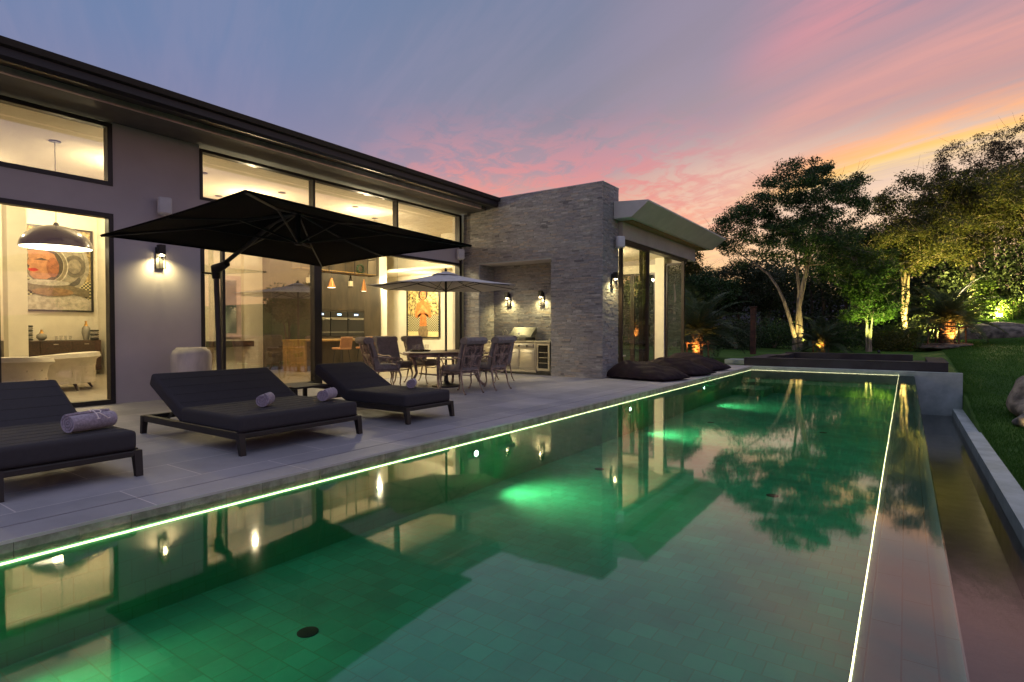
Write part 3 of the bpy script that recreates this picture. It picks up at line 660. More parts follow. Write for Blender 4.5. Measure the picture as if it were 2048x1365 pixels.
t = thing('dining_chair', 'white moulded chair with thin dark legs inside the glazed garden room', 'chair', (-6.75, 14.9, 0.012))
b = M(); b.rbox((-6.75, 14.9, 0.46), (0.46, 0.44, 0.05), 0.02); b.rbox((-6.97, 14.9, 0.70), (0.05, 0.44, 0.42), 0.02, rot=(0, -0.15, 0)); b.build('shell', 'white_plastic', t, 40)
for sx in (-1, 1):
    for sy in (-1, 1): M().tube([(-6.75+sx*0.15, 14.9+sy*0.15, 0.44), (-6.75+sx*0.22, 14.9+sy*0.2, 0.013)], 0.011, 8).build('leg', 'black_frame', t)

# ------------------------------------------------------------------ wall lamps and speakers
def wall_lamp(p, n, label, power=5.0):
    """p on the wall, n outward unit normal in plan"""
    t = thing('wall_lamp', label, 'wall lamp', p, 'black lantern wall lamps'); n = Vector((n[0], n[1], 0)); s = Vector((-n.y, n.x, 0)); p = Vector(p); U = Vector((0,0,1))
    rz = math.atan2(n.y, n.x)
    M().obox(p + n*0.0165 + U*0.0, (0.03, 0.11, 0.36), (0,0,rz)).build('back_plate', 'black_frame', t)
    M().obox(p + n*0.10 + U*0.14, (0.10, 0.10, 0.16), (0,0,rz)).build('lamp_head', 'black_frame', t)
    M().obox(p + n*0.0405 + U*0.10, (0.018, 0.04, 0.04), (0,0,rz)).build('arm', 'black_frame', t)
    m = M(); c = p + n*0.10
    for b in (-1, 1): m.obox(c + n*0.04 + s*b*0.045 - U*0.06, (0.010, 0.010, 0.24), (0,0,rz))
    m.obox(c + n*0.04 - U*0.186, (0.010, 0.10, 0.012), (0,0,rz)); m.obox(c - U*0.186, (0.07, 0.012, 0.0125), (0,0,rz))
    m.build('cage', 'black_frame', t)
    M().obox(c - U*0.06, (0.078, 0.078, 0.22), (0,0,rz)).build('glass', 'clear_glass', t)
    M().lathe([(0.001, 0.0), (0.030, 0.004), (0.032, 0.03)], c + U*0.028, 16).build('bulb', 'bulb', t, 50)
    lamp('SPOT', c - U*0.0, power*10.0, (1.0, 0.82, 0.36), 0.03, c - U*1.0 - n*0.12, R(165), 1.0, 'lantern_light', t)
wall_lamp((HX+0.001, 4.57, 2.42), (1, 0), 'black lantern wall lamp on the plain grey house wall left of the black parasol', 5)
wall_lamp((-6.09, 13.22, 2.42), (1, 0), 'black lantern wall lamp on the narrow side of the stone wall beside the glass doors', 5)
wall_lamp((-9.38, 13.395, 2.05), (0, -1), 'left black lantern wall lamp at the back of the stone cooking niche', 5)
wall_lamp((-8.25, 13.395, 2.05), (0, -1), 'right black lantern wall lamp at the back of the stone cooking niche', 5)
def speaker(p, n, label, tilt=0.0):
    t = thing('outdoor_speaker', label, 'speaker', p, 'white outdoor speakers'); n = Vector((n[0], n[1], 0)); p = Vector(p); rz = math.atan2(n.y, n.x)+tilt
    M().rbox(p + n*0.13, (0.15, 0.21, 0.29), 0.035, 3, (0,0,rz)).build('cabinet', 'white_plastic', t, 40)
    f = Vector((math.cos(rz), math.sin(rz), 0)); M().rbox(p + n*0.13 + f*0.078, (0.02, 0.175, 0.255), 0.009, 3, (0,0,rz)).build('grille', 'grey_grille', t, 40)
    M().bar(p + n*0.005 - Vector((0,0,0.13)), p + n*0.12 - Vector((0,0,0.16)), 0.05, 0.02).build('bracket', 'white_plastic', t)
speaker((HX, 4.62, 3.30), (1, 0), 'white outdoor speaker high on the plain grey wall above the wall lamp', -0.35)
speaker((HX, 12.42, 3.33), (1, 0), 'white outdoor speaker at the right end of the house wall beside the stone', -0.45)
speaker((-6.09, 13.42, 3.42), (1, 0), 'white outdoor speaker on the side of the stone wall under the pavilion canopy', -0.7)

# ------------------------------------------------------------------ loungers
def lounger(name, label, y0, y1, xf=-5.2, n_towel=0, group=None):
    w = y1-y0; yc = (y0+y1)/2
    t = thing(name, label, 'sun lounger', (xf-1.0, yc, 0), 'charcoal sun loungers on the terrace')
    xb = xf-2.02
    m = M(); z = 0.185
    m.rbox((xf-0.01, yc, z), (0.07, w+0.02, 0.045), 0.006, 1); m.rbox((xb, yc, z), (0.06, w+0.02, 0.06), 0.006, 1)
    for s in (-1, 1): m.rbox(((xf+xb)/2, yc+s*(w/2-0.02), z), (2.02-0.062, 0.05, 0.075), 0.006, 1)
    m.rbox(((xf+xb)/2+0.1, yc, z-0.01), (0.05, w-0.1, 0.03), 0.006, 1)
    m.build('frame', 'lounger_frame', t)
    for (sx, sy) in ((0,-1),(0,1),(1,-1),(1,1)):
        x = xf-0.01 if sx == 0 else xb; dx = 0.035 if sx == 0 else -0.035; y = yc+sy*(w/2-0.02)
        l = M(); l.add([(x-0.035, y-0.03, z+0.026), (x+0.035, y-0.03, z+0.026), (x+0.035, y+0.03, z+0.026), (x-0.035, y+0.03, z+0.026), (x-0.022+dx, y-0.026, 0.002), (x+0.025+dx, y-0.026, 0.002), (x+0.025+dx, y+0.026, 0.002), (x-0.022+dx, y+0.026, 0.002)],
              [(0,1,2,3),(7,6,5,4),(4,5,1,0),(5,6,2,1),(6,7,3,2),(7,4,0,3)]); l.build('leg', 'lounger_frame', t)
    # flat mattress
    def soft(cx, cz, L, th, ang, nm):
        b = bmesh.new(); bmesh.ops.create_cube(b, size=1); bmesh.ops.scale(b, vec=(L, w-0.02, th), verts=b.verts)
        bmesh.ops.bevel(b, geom=list(b.edges)+list(b.verts), offset=0.045, segments=4, profile=0.6, affect='EDGES')
        mm = M().bm(b, Matrix.Translation((cx, yc, cz)) @ Matrix.Rotation(ang, 4, 'Y'))
        o = mm.build(nm, 'lounger_fabric', t, 50)
        # quilting seams: thin cords lying across the cushion
        sm = M(); k = -L/2+0.16
        while k < L/2-0.1:
            pts = []
            for i in range(9):
                yy = (i/8-0.5)*(w-0.09); pts.append(Matrix.Translation((cx, yc, cz)) @ Matrix.Rotation(ang, 4, 'Y') @ Vector((k, yy, th/2+0.0005)))
            sm.tube(pts, 0.0022, 6); k += 0.17
        so = sm.build('seam', 'lounger_frame', t)
        return o
    soft(xf-0.01-1.14/2, 0.288, 1.14, 0.168, 0.0, 'mattress')
    ang = R(27); L = 0.84; hx = xf-1.14; cx = hx - math.cos(ang)*L/2+0.03; cz = 0.262+math.sin(ang)*L/2
    soft(cx, cz, L, 0.16, ang, 'backrest')
    m = M()
    for s in (-1, 1): m.bar((cx+0.02, yc+s*(w/2-0.15), cz-0.09), (xb+0.25, yc+s*(w/2-0.15), 0.17), 0.025)
    m.build('backrest_stay', 'dark_steel', t)
    return t
lounger('sun_lounger', 'charcoal single sun lounger at the left picture edge with a logo towel', 1.18, 2.10)
lounger('double_sun_lounger', 'wide charcoal double sun lounger with two rolled towels in front of the parasol post', 2.95, 4.40)
lounger('sun_lounger', 'charcoal single sun lounger with one towel nearest the dining table', 5.14, 6.03)

def towel(c, ang, L, r, label, logo=False):
    t = thing('rolled_towel', label, 'towel', (c[0], c[1], c[2]-r), 'rolled towels on the loungers')
    # spiral cross-section extruded along local x
    turns = 3.2; N = 90; th = r/turns*0.98
    outer = []; inner = []
    for i in range(N+1):
        a = i/N*turns*2*PI; rr = 0.012 + (r-0.012)*(a/(turns*2*PI)); rr *= 1+0.012*math.sin(a*2.3)
        outer.append((rr*math.cos(a), rr*math.sin(a)*0.94))
        ri = max(0.003, rr - th*0.62); inner.append((ri*math.cos(a), ri*math.sin(a)*0.94))
    vs = []; fs = []; K = 6
    for k in range(K+1):
        x = (k/K-0.5)*L; fl = 1-0.04*abs(2*k/K-1)**3
        for (u, v) in outer: vs.append((x, u*fl, v*fl))
        for (u, v) in inner: vs.append((x, u*fl, v*fl))
    st = 2*(N+1)
    for k in range(K):
        for i in range(N):
            a = k*st+i; fs.append((a, a+1, a+1+st, a+st)); b_ = k*st+N+1+i; fs.append((b_, b_+st, b_+1+st, b_+1))
        a = k*st+N; fs.append((a, a+N+1, a+N+1+st, a+st))
    for i in range(N):
        fs.append((i, i+N+1, i+N+2, i+1)); o = K*st; fs.append((o+i, o+i+1, o+i+N+2, o+i+N+1))
    mat = Matrix.Translation(c) @ Matrix.Rotation(ang, 4, 'Z')
    m = M().add([mat @ Vector(v) for v in vs], fs); m.build('roll', 'towel', t, 60)
    if logo:
        # embroidered R with serifs, wrapped on the side facing the pool
        cu = [[(0.00,0.0),(0.0,1.0)], [(0.0,1.0),(0.35,1.0),(0.52,0.88),(0.52,0.68),(0.35,0.53),(0.0,0.5)], [(0.22,0.52),(0.55,0.15),(0.80,-0.08),(0.98,-0.05)], [(-0.12,0.0),(0.14,0.0)], [(-0.22,0.82),(-0.16,1.12),(0.1,1.16)]]
        m = M(); S_ = 0.10
        for line in cu:
            pts = []
            for a, b in zip(line, line[1:]):
                for q in range(5): pts.append((a[0]+(b[0]-a[0])*q/4, a[1]+(b[1]-a[1])*q/4))
            P3 = []
            for (u, v) in pts:
                # local x along roll, angle around: front is -y side (towards the viewer)
                th_ = R(100) + (1-v)*S_/r*1.0
                P3.append(mat @ Vector((0.0+u*S_, (r+0.004)*math.cos(th_)*logo, (r+0.004)*math.sin(th_)*0.94)))
            m.tube(P3, 0.0045, 6)
        m.build('logo', 'towel_logo', t, 50)
    return t
ZT = 0.372
towel((-5.50, 1.86, ZT+0.082), R(108), 0.36, 0.088, 'long rolled mauve towel with a pale letter logo on the left lounger', 1)
towel((-5.68, 3.52, ZT+0.076), R(-50), 0.20, 0.082, 'rolled towel near the middle of the double lounger, end facing the camera')
towel((-5.55, 4.22, ZT+0.076), R(-62), 0.26, 0.080, 'rolled towel at the right side of the double lounger beside the small table')
towel((-5.75, 5.80, ZT+0.072), R(-52), 0.2, 0.076, 'rolled towel on the single lounger nearest the dining table')
t = thing('side_table', 'small low dark slatted side table between the double and single loungers', 'side table', (-6.95, 4.84, 0))
m = M()
for k in range(5): m.rbox((-6.95-0.24+k*0.12, 4.84, 0.42), (0.112, 0.56, 0.025), 0.004, 1)
m.build('table_top', 'lounger_frame', t)
for yy in (4.58, 5.10): M().rbox((-6.95, yy, 0.385), (0.58, 0.04, 0.04), 0.004, 1).build('apron', 'lounger_frame', t)
for sx in (-1, 1):
    for sy in (-1, 1): M().rbox((-6.95+sx*0.26, 4.84+sy*0.26, 0.2), (0.05, 0.05, 0.395), 0.004, 1).build('leg', 'lounger_frame', t)

# ------------------------------------------------------------------ black cantilever parasol
def cantilever():
    t = thing('cantilever_parasol', 'large square black cantilever parasol over the loungers', 'parasol', (-9.0, 4.79, 0))
    C = [Vector((-4.98, 2.91, 2.50)), Vector((-5.4, 6.72, 2.50)), Vector((-9.6, 7.2, 2.50)), Vector((-8.9, 3.16, 2.50))]
    ap = Vector((-7.2, 5.0, 2.93)); NN = 14
    m = M()
    for i in range(4):
        a, b = C[i], C[(i+1) % 4]; vs = []; idx = {}
        for p in range(NN+1):
            for q in range(NN+1-p):
                f1, f2 = p/NN, q/NN; P = ap*(1-f1-f2) + a*f1 + b*f2
                e = f1+f2; sag = 0.05*math.sin(PI*e) ; P = P - Vector((0,0,sag))
                mid = 4*f1*f2/(e*e) if e > 0 else 0
                P = P + Vector((0,0,-0.02*e))
                P += (ap-(a+b)/2).normalized()*0.10*mid*e*e*Vector((1,1,0)).length*0.5
                idx[(p, q)] = len(vs); vs.append(P)
        fs = []
        for p in range(NN):
            for q in range(NN-p):
                fs.append((idx[(p,q)], idx[(p+1,q)], idx[(p,q+1)]))
                if q < NN-p-1: fs.append((idx[(p+1,q)], idx[(p+1,q+1)], idx[(p,q+1)]))
        m.add(vs, fs)
        low = [v - Vector((0,0,0.004)) for v in vs]; m.add(low, [tuple(reversed(f)) for f in fs])
        # hem
        edge = [vs[idx[(NN-q, q)]] - Vector((0,0,0.012)) for q in range(NN+1)]; m.tube(edge, 0.012, 5)
    m.build('canopy', 'parasol_black', t, 40)
    top = Vector((-7.2, 5.0, 2.90)); hub = Vector((-7.2, 5.0, 2.42))
    M().lathe([(0.05, 0), (0.06, 0.02), (0.06, 0.08), (0.035, 0.1), (0.035, 0.50), (0.001, 0.52)], hub, 16).build('hub', 'parasol_rib', t, 40)
    for i in range(4):
        a, b = C[i], C[(i+1) % 4]
        for P in (a, (a+b)/2 + (ap-(a+b)/2)*0.04):
            P = P - Vector((0,0,0.045)); q = top - Vector((0,0,0.03))
            midp = (P+q)/2 - Vector((0,0,0.05))
            r = M().tube([q, midp, P], 0.013, 6).build('rib', 'parasol_rib', t, 40)
            M().bar(hub + Vector((0,0,0.03)), midp, 0.016, 0.03).build('strut', 'parasol_rib', r)
    base = Vector((-9.0, 4.79, 0)); j = base + Vector((-0.02, -0.02, 2.15))
    m = M(); m.tube([base + Vector((0.03,0,0.09)), base + Vector((0.0,0,1.1)), j], [0.042, 0.042, 0.042], 16); m.build('pole', 'parasol_pole', t, 40)
    m = M(); dirn = (Vector((-7.9, 4.93, 2.52))-j).normalized()
    m.tube([j - Vector((0,0,0.14)), j + Vector((0,0,0.02)), j + dirn*0.28], [0.06, 0.085, 0.05], 12); m.build('joint', 'parasol_rib', t, 50)
    M().tube([j - Vector((0.02,0.22,0.06)), j + Vector((0.0,0.0,-0.06))], 0.015, 8).build('crank', 'parasol_rib', t, 50)
    M().tube([j, Vector((-8.3, 4.88, 2.50)), Vector((-7.7, 4.95, 2.80)), top], 0.034, 10).build('arm', 'parasol_rib', t, 50)
    m = M(); m.rbox(base + Vector((0,0,0.04)), (0.95, 0.95, 0.08), 0.01, 1); m.lathe([(0.11, 0), (0.11, 0.04), (0.06, 0.06), (0.06, 0.12)], base+Vector((0,0,0.08)), 20); m.build('base', 'parasol_rib', t)
cantilever()

# ------------------------------------------------------------------ dining set
TC = Vector((-8.0, 9.1, 0))
def dining():
    t = thing('dining_table', 'long oval bronze outdoor dining table with cast metal legs under the grey parasol', 'table', TC)
    m = M(); prof = [(0.0001, 0.715), (0.93, 0.715), (0.965, 0.72), (0.985, 0.735), (0.975, 0.748), (0.94, 0.752), (0.0001, 0.753)]
    m.lathe(prof, (0,0,0), 48); m.v = [(TC.x+x*0.64, TC.y+y*1.12, z) for x, y, z in m.v]; m.build('table_top', 'table_wood', t, 30)
    m = M(); m.lathe([(0.86, 0.66), (0.90, 0.66), (0.90, 0.714), (0.86, 0.714), (0.86, 0.66)], (0,0,0), 40); m.v = [(TC.x+x*0.64, TC.y+y*1.12, z) for x, y, z in m.v]; m.build('apron', 'chair_metal', t, 30)
    for sx in (-1, 1):
        for sy in (-1, 1):
            c = TC + Vector((sx*0.38, sy*0.66, 0)); d = Vector((sx, sy, 0)).normalized()
            M().tube([c+Vector((0,0,0.7)), c-d*0.09+Vector((0,0,0.5)), c-d*0.12+Vector((0,0,0.3)), c-d*0.02+Vector((0,0,0.12)), c+d*0.08+Vector((0,0,0.02)), c+d*0.14+Vector((0,0,0.025))], [0.045, 0.035, 0.028, 0.028, 0.03, 0.02], 10).build('leg', 'chair_metal', t, 50)
    m = M(); a = TC + Vector((0,0,0.3)); m.tube([a+Vector((0.26, 0.54, 0)), a+Vector((0.1, 0.2, -0.05)), a+Vector((-0.1, -0.2, -0.05)), a+Vector((-0.26, -0.54, 0))], 0.016, 8); m.tube([a+Vector((-0.26, 0.54, 0)), a+Vector((-0.1, 0.2, -0.05)), a+Vector((0.1, -0.2, -0.05)), a+Vector((0.26, -0.54, 0))], 0.016, 8); m.build('stretcher', 'chair_metal', t, 50)
dining()
def arc(c, r, a0, a1, n, f):
    return [f(c[0]+r*math.cos(a0+(a1-a0)*i/n), c[1]+r*math.sin(a0+(a1-a0)*i/n)) for i in range(n+1)]
def make_chair():
    """faces +x, origin on the ground under the seat"""
    t = thing('patio_chair', '', 'chair', (0,0,0), 'cast metal patio chairs round the outdoor table')
    def B(u, v): # back panel coords: u across (y), v up from the seat
        return Vector((-0.26 - 0.18*v - 0.10*v*v, u*1.1, 0.42 + v*0.86))
    m = M(); m.rbox((0.0, 0, 0.47), (0.54, 0.52, 0.11), 0.04, 4, bulge=0.015, cuts=2); m.build('seat_cushion', 'chair_cushion', t, 60)
    # back cushion folded over the top
    m = M(); n = 12; vs = []; fs = []; prof = []
    for i in range(n+1):
        v = 0.06+0.60*i/n; p = B(0, v); prof.append((p.x+0.125, p.z))
    prof += [(B(0, .66).x+0.10, B(0,.66).z+0.05), (B(0,.66).x+0.03, B(0,.66).z+0.075), (B(0,.66).x-0.045, B(0,.66).z+0.06), (B(0,.66).x-0.075, B(0,.66).z+0.01), (B(0,.6).x-0.06, B(0,.6).z), (B(0,.6).x+0.03, B(0,.6).z)]
    for i in range(n, -1, -1):
        v = 0.06+0.52*i/n; p = B(0, v); prof.append((p.x+0.035, p.z))
    W_ = 0.27; k = len(prof)
    ys = [(-1, 0.90), (-0.93, 1.0), (-0.5, 1.03), (0, 1.04), (0.5, 1.03), (0.93, 1.0), (1, 0.90)]
    cxm = sum(p[0] for p in prof)/k; czm = sum(p[1] for p in prof)/k
    for (yy, sc) in ys:
        for (x, z) in prof: vs.append((x + (0.0 if sc >= 1 else (0.02*(1 if x < cxm else -1))) + (sc-1)*0.2*(1 if sc > 1 else 0), yy*W_, z))
    for j in range(len(ys)-1):
        for i in range(k): fs.append((j*k+i, j*k+(i+1)%k, (j+1)*k+(i+1)%k, (j+1)*k+i))
    fs.append(tuple(range(k))); fs.append(tuple((len(ys)-1)*k+i for i in range(k-1, -1, -1)))
    m.add(vs, fs); m.build('back_cushion', 'chair_cushion', t, 55)
    # cast back with scrollwork
    m = M(); r = 0.0125
    for s in (-1, 1):
        m.tube([B(s*0.22, v) for v in (0.0, 0.15, 0.3, 0.45, 0.62)], 0.014, 8)
        f = lambda u, v: B(u*s, v)
        m.tube(arc((0.10, 0.46), 0.085, -PI*0.5, PI*1.1, 12, f), r, 6); m.tube(arc((0.10, 0.46), 0.045, -PI*0.2, PI*1.2, 9, f), r*0.8, 6)
        m.tube(arc((0.11, 0.20), 0.09, PI*0.5, PI*2.1, 12, f), r, 6); m.tube(arc((0.11, 0.20), 0.05, PI*0.5, PI*1.8, 9, f), r*0.8, 6)
        m.tube([f(0.0, 0.08), f(0.03, 0.2), f(0.015, 0.32), f(0.05, 0.45), f(0.0, 0.58)], r, 6)
        m.tube([f(0.2, 0.05), f(0.165, 0.2), f(0.19, 0.33), f(0.17, 0.48), f(0.2, 0.6)], r, 6)
        m.tube([f(0.015, 0.32), f(0.08, 0.31), f(0.15, 0.335), f(0.19, 0.33)], r, 6)
    for v in (0.02, 0.34, 0.62): m.tube([B(u, v) for u in (-0.22, 0, 0.22)], 0.012, 8)
    vs = [B(-0.05, .25), B(0, .19), B(0.05, .25), B(0.035, .36), B(0, .41), B(-0.035, .36)]; o = len(vs); m.add(vs+[v+Vector((-0.012,0,0)) for v in vs], [tuple(range(o)), tuple(range(2*o-1, o-1, -1))]+[(i,(i+1)%o,o+(i+1)%o,o+i) for i in range(o)])
    m.build('back_panel', 'chair_metal', t, 50)
    m = M(); m.rbox((0, 0, 0.40), (0.52, 0.50, 0.03), 0.01, 1); m.tube([(0.24, -0.24, 0.37), (0.26, 0, 0.35), (0.24, 0.24, 0.37)], 0.012, 6); m.tube([(-0.24, -0.24, 0.37), (-0.26, 0, 0.34), (-0.24, 0.24, 0.37)], 0.012, 6); m.build('seat_frame', 'chair_metal', t)
    for s in (-1, 1):
        b = B(s*0.23, 0.27)
        m = M(); m.tube([b, b+Vector((0.10, s*0.03, 0.035)), b+Vector((0.25, s*0.04, 0.0)), (0.20, s*0.285, 0.655), (0.28, s*0.285, 0.62), (0.30, s*0.285, 0.57), (0.27, s*0.285, 0.545)], [0.012, 0.014, 0.016, 0.017, 0.016, 0.012, 0.008], 8)
        m.tube([(0.22, s*0.285, 0.65), (0.16, s*0.28, 0.56), (0.20, s*0.26, 0.46), (0.24, s*0.245, 0.39)], 0.012, 8)
        m.tube([(0.16, s*0.28, 0.56), (0.08, s*0.28, 0.58), (0.06, s*0.28, 0.52), (0.10, s*0.28, 0.50)], 0.009, 6)
        m.build('armrest', 'chair_metal', t, 50)
        M().tube([(0.24, s*0.23, 0.40), (0.27, s*0.245, 0.28), (0.25, s*0.245, 0.14), (0.29, s*0.25, 0.03), (0.32, s*0.25, 0.012)], [0.02, 0.018, 0.013, 0.013, 0.02], 8).build('leg', 'chair_metal', t, 50)
        M().tube([(-0.25, s*0.22, 0.42), (-0.29, s*0.23, 0.26), (-0.32, s*0.235, 0.12), (-0.37, s*0.24, 0.03), (-0.40, s*0.24, 0.012)], [0.02, 0.017, 0.013, 0.013, 0.02], 8).build('leg', 'chair_metal', t, 50)
    return t
CH = make_chair()
places = [(-8.5, 7.8, R(68), 'patio chair at the near end of the table, its dark scrolled back nearest the loungers'),
          (-9.0, 8.6, R(-8), 'grey cushioned patio chair on the house side, between the near-end chair and the tray'),
          (-9.0, 9.5, R(2), 'grey cushioned patio chair on the house side, in front of the tall painting'),
          (-7.0, 8.36, R(174), 'patio chair on the pool side with its scrolled bronze back, nearest the camera'),
          (-6.98, 9.24, R(178), 'patio chair on the pool side with scrolled back, in front of the grill'),
          (-7.85, 10.65, R(-95), 'patio chair at the far end of the table, mostly hidden by the pool side chairs')]
for i, (x, y, rz, lb) in enumerate(places):
    if i == 0: CH.location = (x, y, 0); CH.rotation_euler = (0, 0, rz); CH['label'] = lb; first = CH
    else: dup(first, (x, y, 0), rz, lb)
# tray with glasses
t = thing('serving_tray', 'round dark serving tray on the dining table', 'tray', (-8.27, 8.6, 0.754))
M().lathe([(0.0001, 0), (0.20, 0), (0.225, 0.03), (0.215, 0.032), (0.195, 0.008), (0.0001, 0.008)], (-8.27, 8.6, 0.754), 28).build('tray', 'black_gloss', t, 40)
for k, (dx, dy, lb) in enumerate([(-0.10, -0.08, 'near left'), (0.02, -0.12, 'near right'), (0.12, -0.02, 'rightmost'), (-0.12, 0.05, 'leftmost'), (0.0, 0.02, 'middle'), (0.08, 0.12, 'farthest')]):
    o = M().lathe([(0.0001, 0), (0.03, 0), (0.038, 0.13), (0.035, 0.13), (0.028, 0.008), (0.0001, 0.008)], (0,0,0), 16).build('drinking_glass', 'clear_glass', None, 40)
    o.location = (-8.27+dx, 8.6+dy, 0.763); tag(o, 'clear drinking glass on the dark tray, the %s one of the cluster' % lb, 'glass', 'drinking glasses on the tray')

def table_parasol():
    c = Vector((-8.0, 9.1, 0)); t = thing('table_parasol', 'pale grey octagonal parasol standing through the outdoor dining table', 'parasol', c)
    n = 8; rr = 1.52; zr = 2.10; za = 2.40; foot = c; m = M(); K = 8; a0 = R(8)
    rings = []
    for k in range(K+1):
        f = 0.12+0.88*k/K; ring = []
        for i in range(n*6):
            th = a0+2*PI*i/(n*6); ph = (i % 6)/6; sc = 1 - 0.055*math.sin(PI*ph)*f
            z = za - (za-zr)*(f**1.05) - 0.03*math.sin(PI*f) - 0.02*math.sin(PI*ph)*math.sin(PI*f)
            # flat facets between ribs
            poly = math.cos(PI/n)/math.cos(((i % 6)/6-0.5)*2*PI/n)
            ring.append(c + Vector((rr*f*sc*poly/math.cos(PI/n)*math.cos(PI/n)*math.cos(th)/math.cos(PI/n), rr*f*sc*poly*math.sin(th)/math.cos(PI/n), z)))
        rings.append(ring)
    N = n*6; vs = [p for r_ in rings for p in r_]; fs = [(k*N+i, k*N+(i+1)%N, (k+1)*N+(i+1)%N, (k+1)*N+i) for k in range(K) for i in range(N)]
    m.add(vs, fs); m.add([v-Vector((0,0,0.004)) for v in vs], [tuple(reversed(f)) for f in fs])
    m.build('canopy', 'parasol_grey', t, 12)
    vm = M(); vm.lathe([(0.30, za-0.050), (0.15, za+0.0), (0.03, za+0.03), (0.0001, za+0.035)], c, 8, Matrix.Rotation(a0, 3, 'Z')); vm.build('vent_cap', 'parasol_grey', t)
    M().lathe([(0.018, 0), (0.03, 0.02), (0.02, 0.05), (0.001, 0.075)], c+Vector((0,0,za+0.035)), 12).build('finial', 'black_frame', t, 40)
    M().tube([foot+Vector((0,0,0.05)), c+Vector((0,0,za+0.02))], 0.024, 14).build('pole', 'black_frame', t, 40)
    for i in range(n):
        th = a0+2*PI*i/n; e = c+Vector((rr*0.99*math.cos(th), rr*0.99*math.sin(th), zr-0.012)); top = c+Vector((0,0,za-0.03))
        mid = top.lerp(e, 0.5)-Vector((0,0,0.035)); q = M().tube([top, mid, e], 0.008, 6).build('rib', 'black_frame', t); M().tube([c+Vector((0,0,zr-0.08)), mid], 0.006, 6).build('strut', 'black_frame', q)
    M().lathe([(0.30, 0), (0.30, 0.03), (0.10, 0.07), (0.05, 0.12), (0.035, 0.3)], foot+Vector((0,0,0.001)), 28).build('base', 'black_frame', t, 40)
table_parasol()

# ------------------------------------------------------------------ drum stool
t = thing('ceramic_drum', 'large pale glazed ceramic drum jar standing against the grey house wall', 'jar', (-9.85, 4.78, 0))
M().lathe([(0.22, 0.0), (0.27, 0.04), (0.300, 0.2), (0.305, 0.55), (0.305, 0.78), (0.275, 0.855), (0.235, 0.878), (0.225, 0.90), (0.21, 0.905), (0.20, 0.88), (0.18, 0.6)], (-9.85, 4.78, 0.001), 40).build('body', 'ceramic_drum', t, 50)
M().lathe([(0.199, 0.868), (0.15, 0.875), (0.0001, 0.878)], (-9.85, 4.78, 0.001), 40).build('lid', 'ceramic_drum', t, 50)

# ------------------------------------------------------------------ outdoor kitchen
t = thing('outdoor_kitchen', 'stainless steel outdoor kitchen cabinet with drawers and control knobs in the stone niche', 'kitchen unit', (-8.9, 13.0, 0))
M().rbox((-8.94, 13.06, 0.46), (1.76, 0.62, 0.80), 0.01, 1).build('cabinet', 'steel', t)
M().rbox((-8.75, 13.05, 0.885), (2.3, 0.68, 0.045), 0.008, 1).build('counter', 'steel', t)
M().rbox((-8.75, 13.08, 0.03), (2.28, 0.5, 0.06), 0.004, 1).build('plinth', 'dark_steel', t)
for i, (x, w, z, h) in enumerate([(-9.45, 0.55, 0.62, 0.2), (-9.45, 0.55, 0.39, 0.2), (-9.45, 0.55, 0.17, 0.18), (-8.86, 0.54, 0.4, 0.54), (-8.32, 0.46, 0.4, 0.54)]):
    p = M().rbox((x, 12.745, z), (w, 0.02, h), 0.006, 2).build('drawer' if i < 3 else 'door', 'steel', t, 30)
    M().tube([(x-w*0.3, 12.70, z+h*0.36), (x+w*0.3, 12.70, z+h*0.36)], 0.009, 8).build('handle', 'steel', p)
M().rbox((-8.7, 12.742, 0.77), (1.15, 0.025, 0.12), 0.006, 2).build('control_panel', 'steel', t, 30)
for k in range(4): M().lathe([(0.028, 0), (0.028, 0.03), (0.022, 0.036)], (-9.1+k*0.26, 12.728, 0.77), 16, Matrix.Rotation(R(90), 3, 'X')).build('knob', 'dark_steel', t, 40)
t = thing('gas_grill', 'steel gas grill with its hood open on the outdoor kitchen counter', 'grill', (-8.75, 13.05, 0.91))
M().rbox((-8.75, 13.0, 0.945), (0.72, 0.5, 0.07), 0.01, 2).build('firebox', 'dark_steel', t)
m = M()
for k in range(16): m.bar((-9.07+k*0.043, 12.78, 0.985), (-9.07+k*0.043, 13.22, 0.985), 0.012)
m.build('grate', 'dark_steel', t)
m = M(); m.prism([(12.99+0.0, 1.0), (13.18, 1.0), (13.30, 1.12), (13.30, 1.26), (13.27, 1.27), (13.20, 1.20), (13.02, 1.05)], 'x', -9.12, -8.38); pm('hood_steel', (0.20, 0.20, 0.18), 0.5, metal=0.8); m.build('hood', 'hood_steel', t)
M().lathe([(0.035, 0), (0.035, 0.012), (0.03, 0.016)], (-8.75, 12.98, 1.10), 16, Matrix.Rotation(R(60), 3, 'X')).build('gauge', 'white_plastic', t)
t = thing('tap', 'tall curved steel tap beside the grill in the niche', 'tap', (-9.45, 13.15, 0.91))
M().tube([(-9.45, 13.2, 0.908), (-9.45, 13.2, 1.12)]+[(-9.45+0.08-0.08*math.cos(a), 13.2-0.02, 1.12+0.08*math.sin(a)) for a in [i*PI/8 for i in range(1, 9)]]+[(-9.29, 13.18, 1.08)], 0.011, 8).build('spout', 'steel', t, 50)
M().lathe([(0.025, 0), (0.025, 0.03), (0.012, 0.05)], (-9.45, 13.2, 0.908), 12).build('tap_base', 'steel', t, 40)
t = thing('wine_fridge', 'glass fronted steel drinks fridge at the right end of the stone niche', 'fridge', (-7.83, 13.0, 0))
M().rbox((-7.83, 13.07, 0.46), (0.44, 0.58, 0.79), 0.008, 1).build('cabinet', 'dark_steel', t)
m = M(); x0, x1, z0, z1 = -8.03, -7.63, 0.12, 0.84
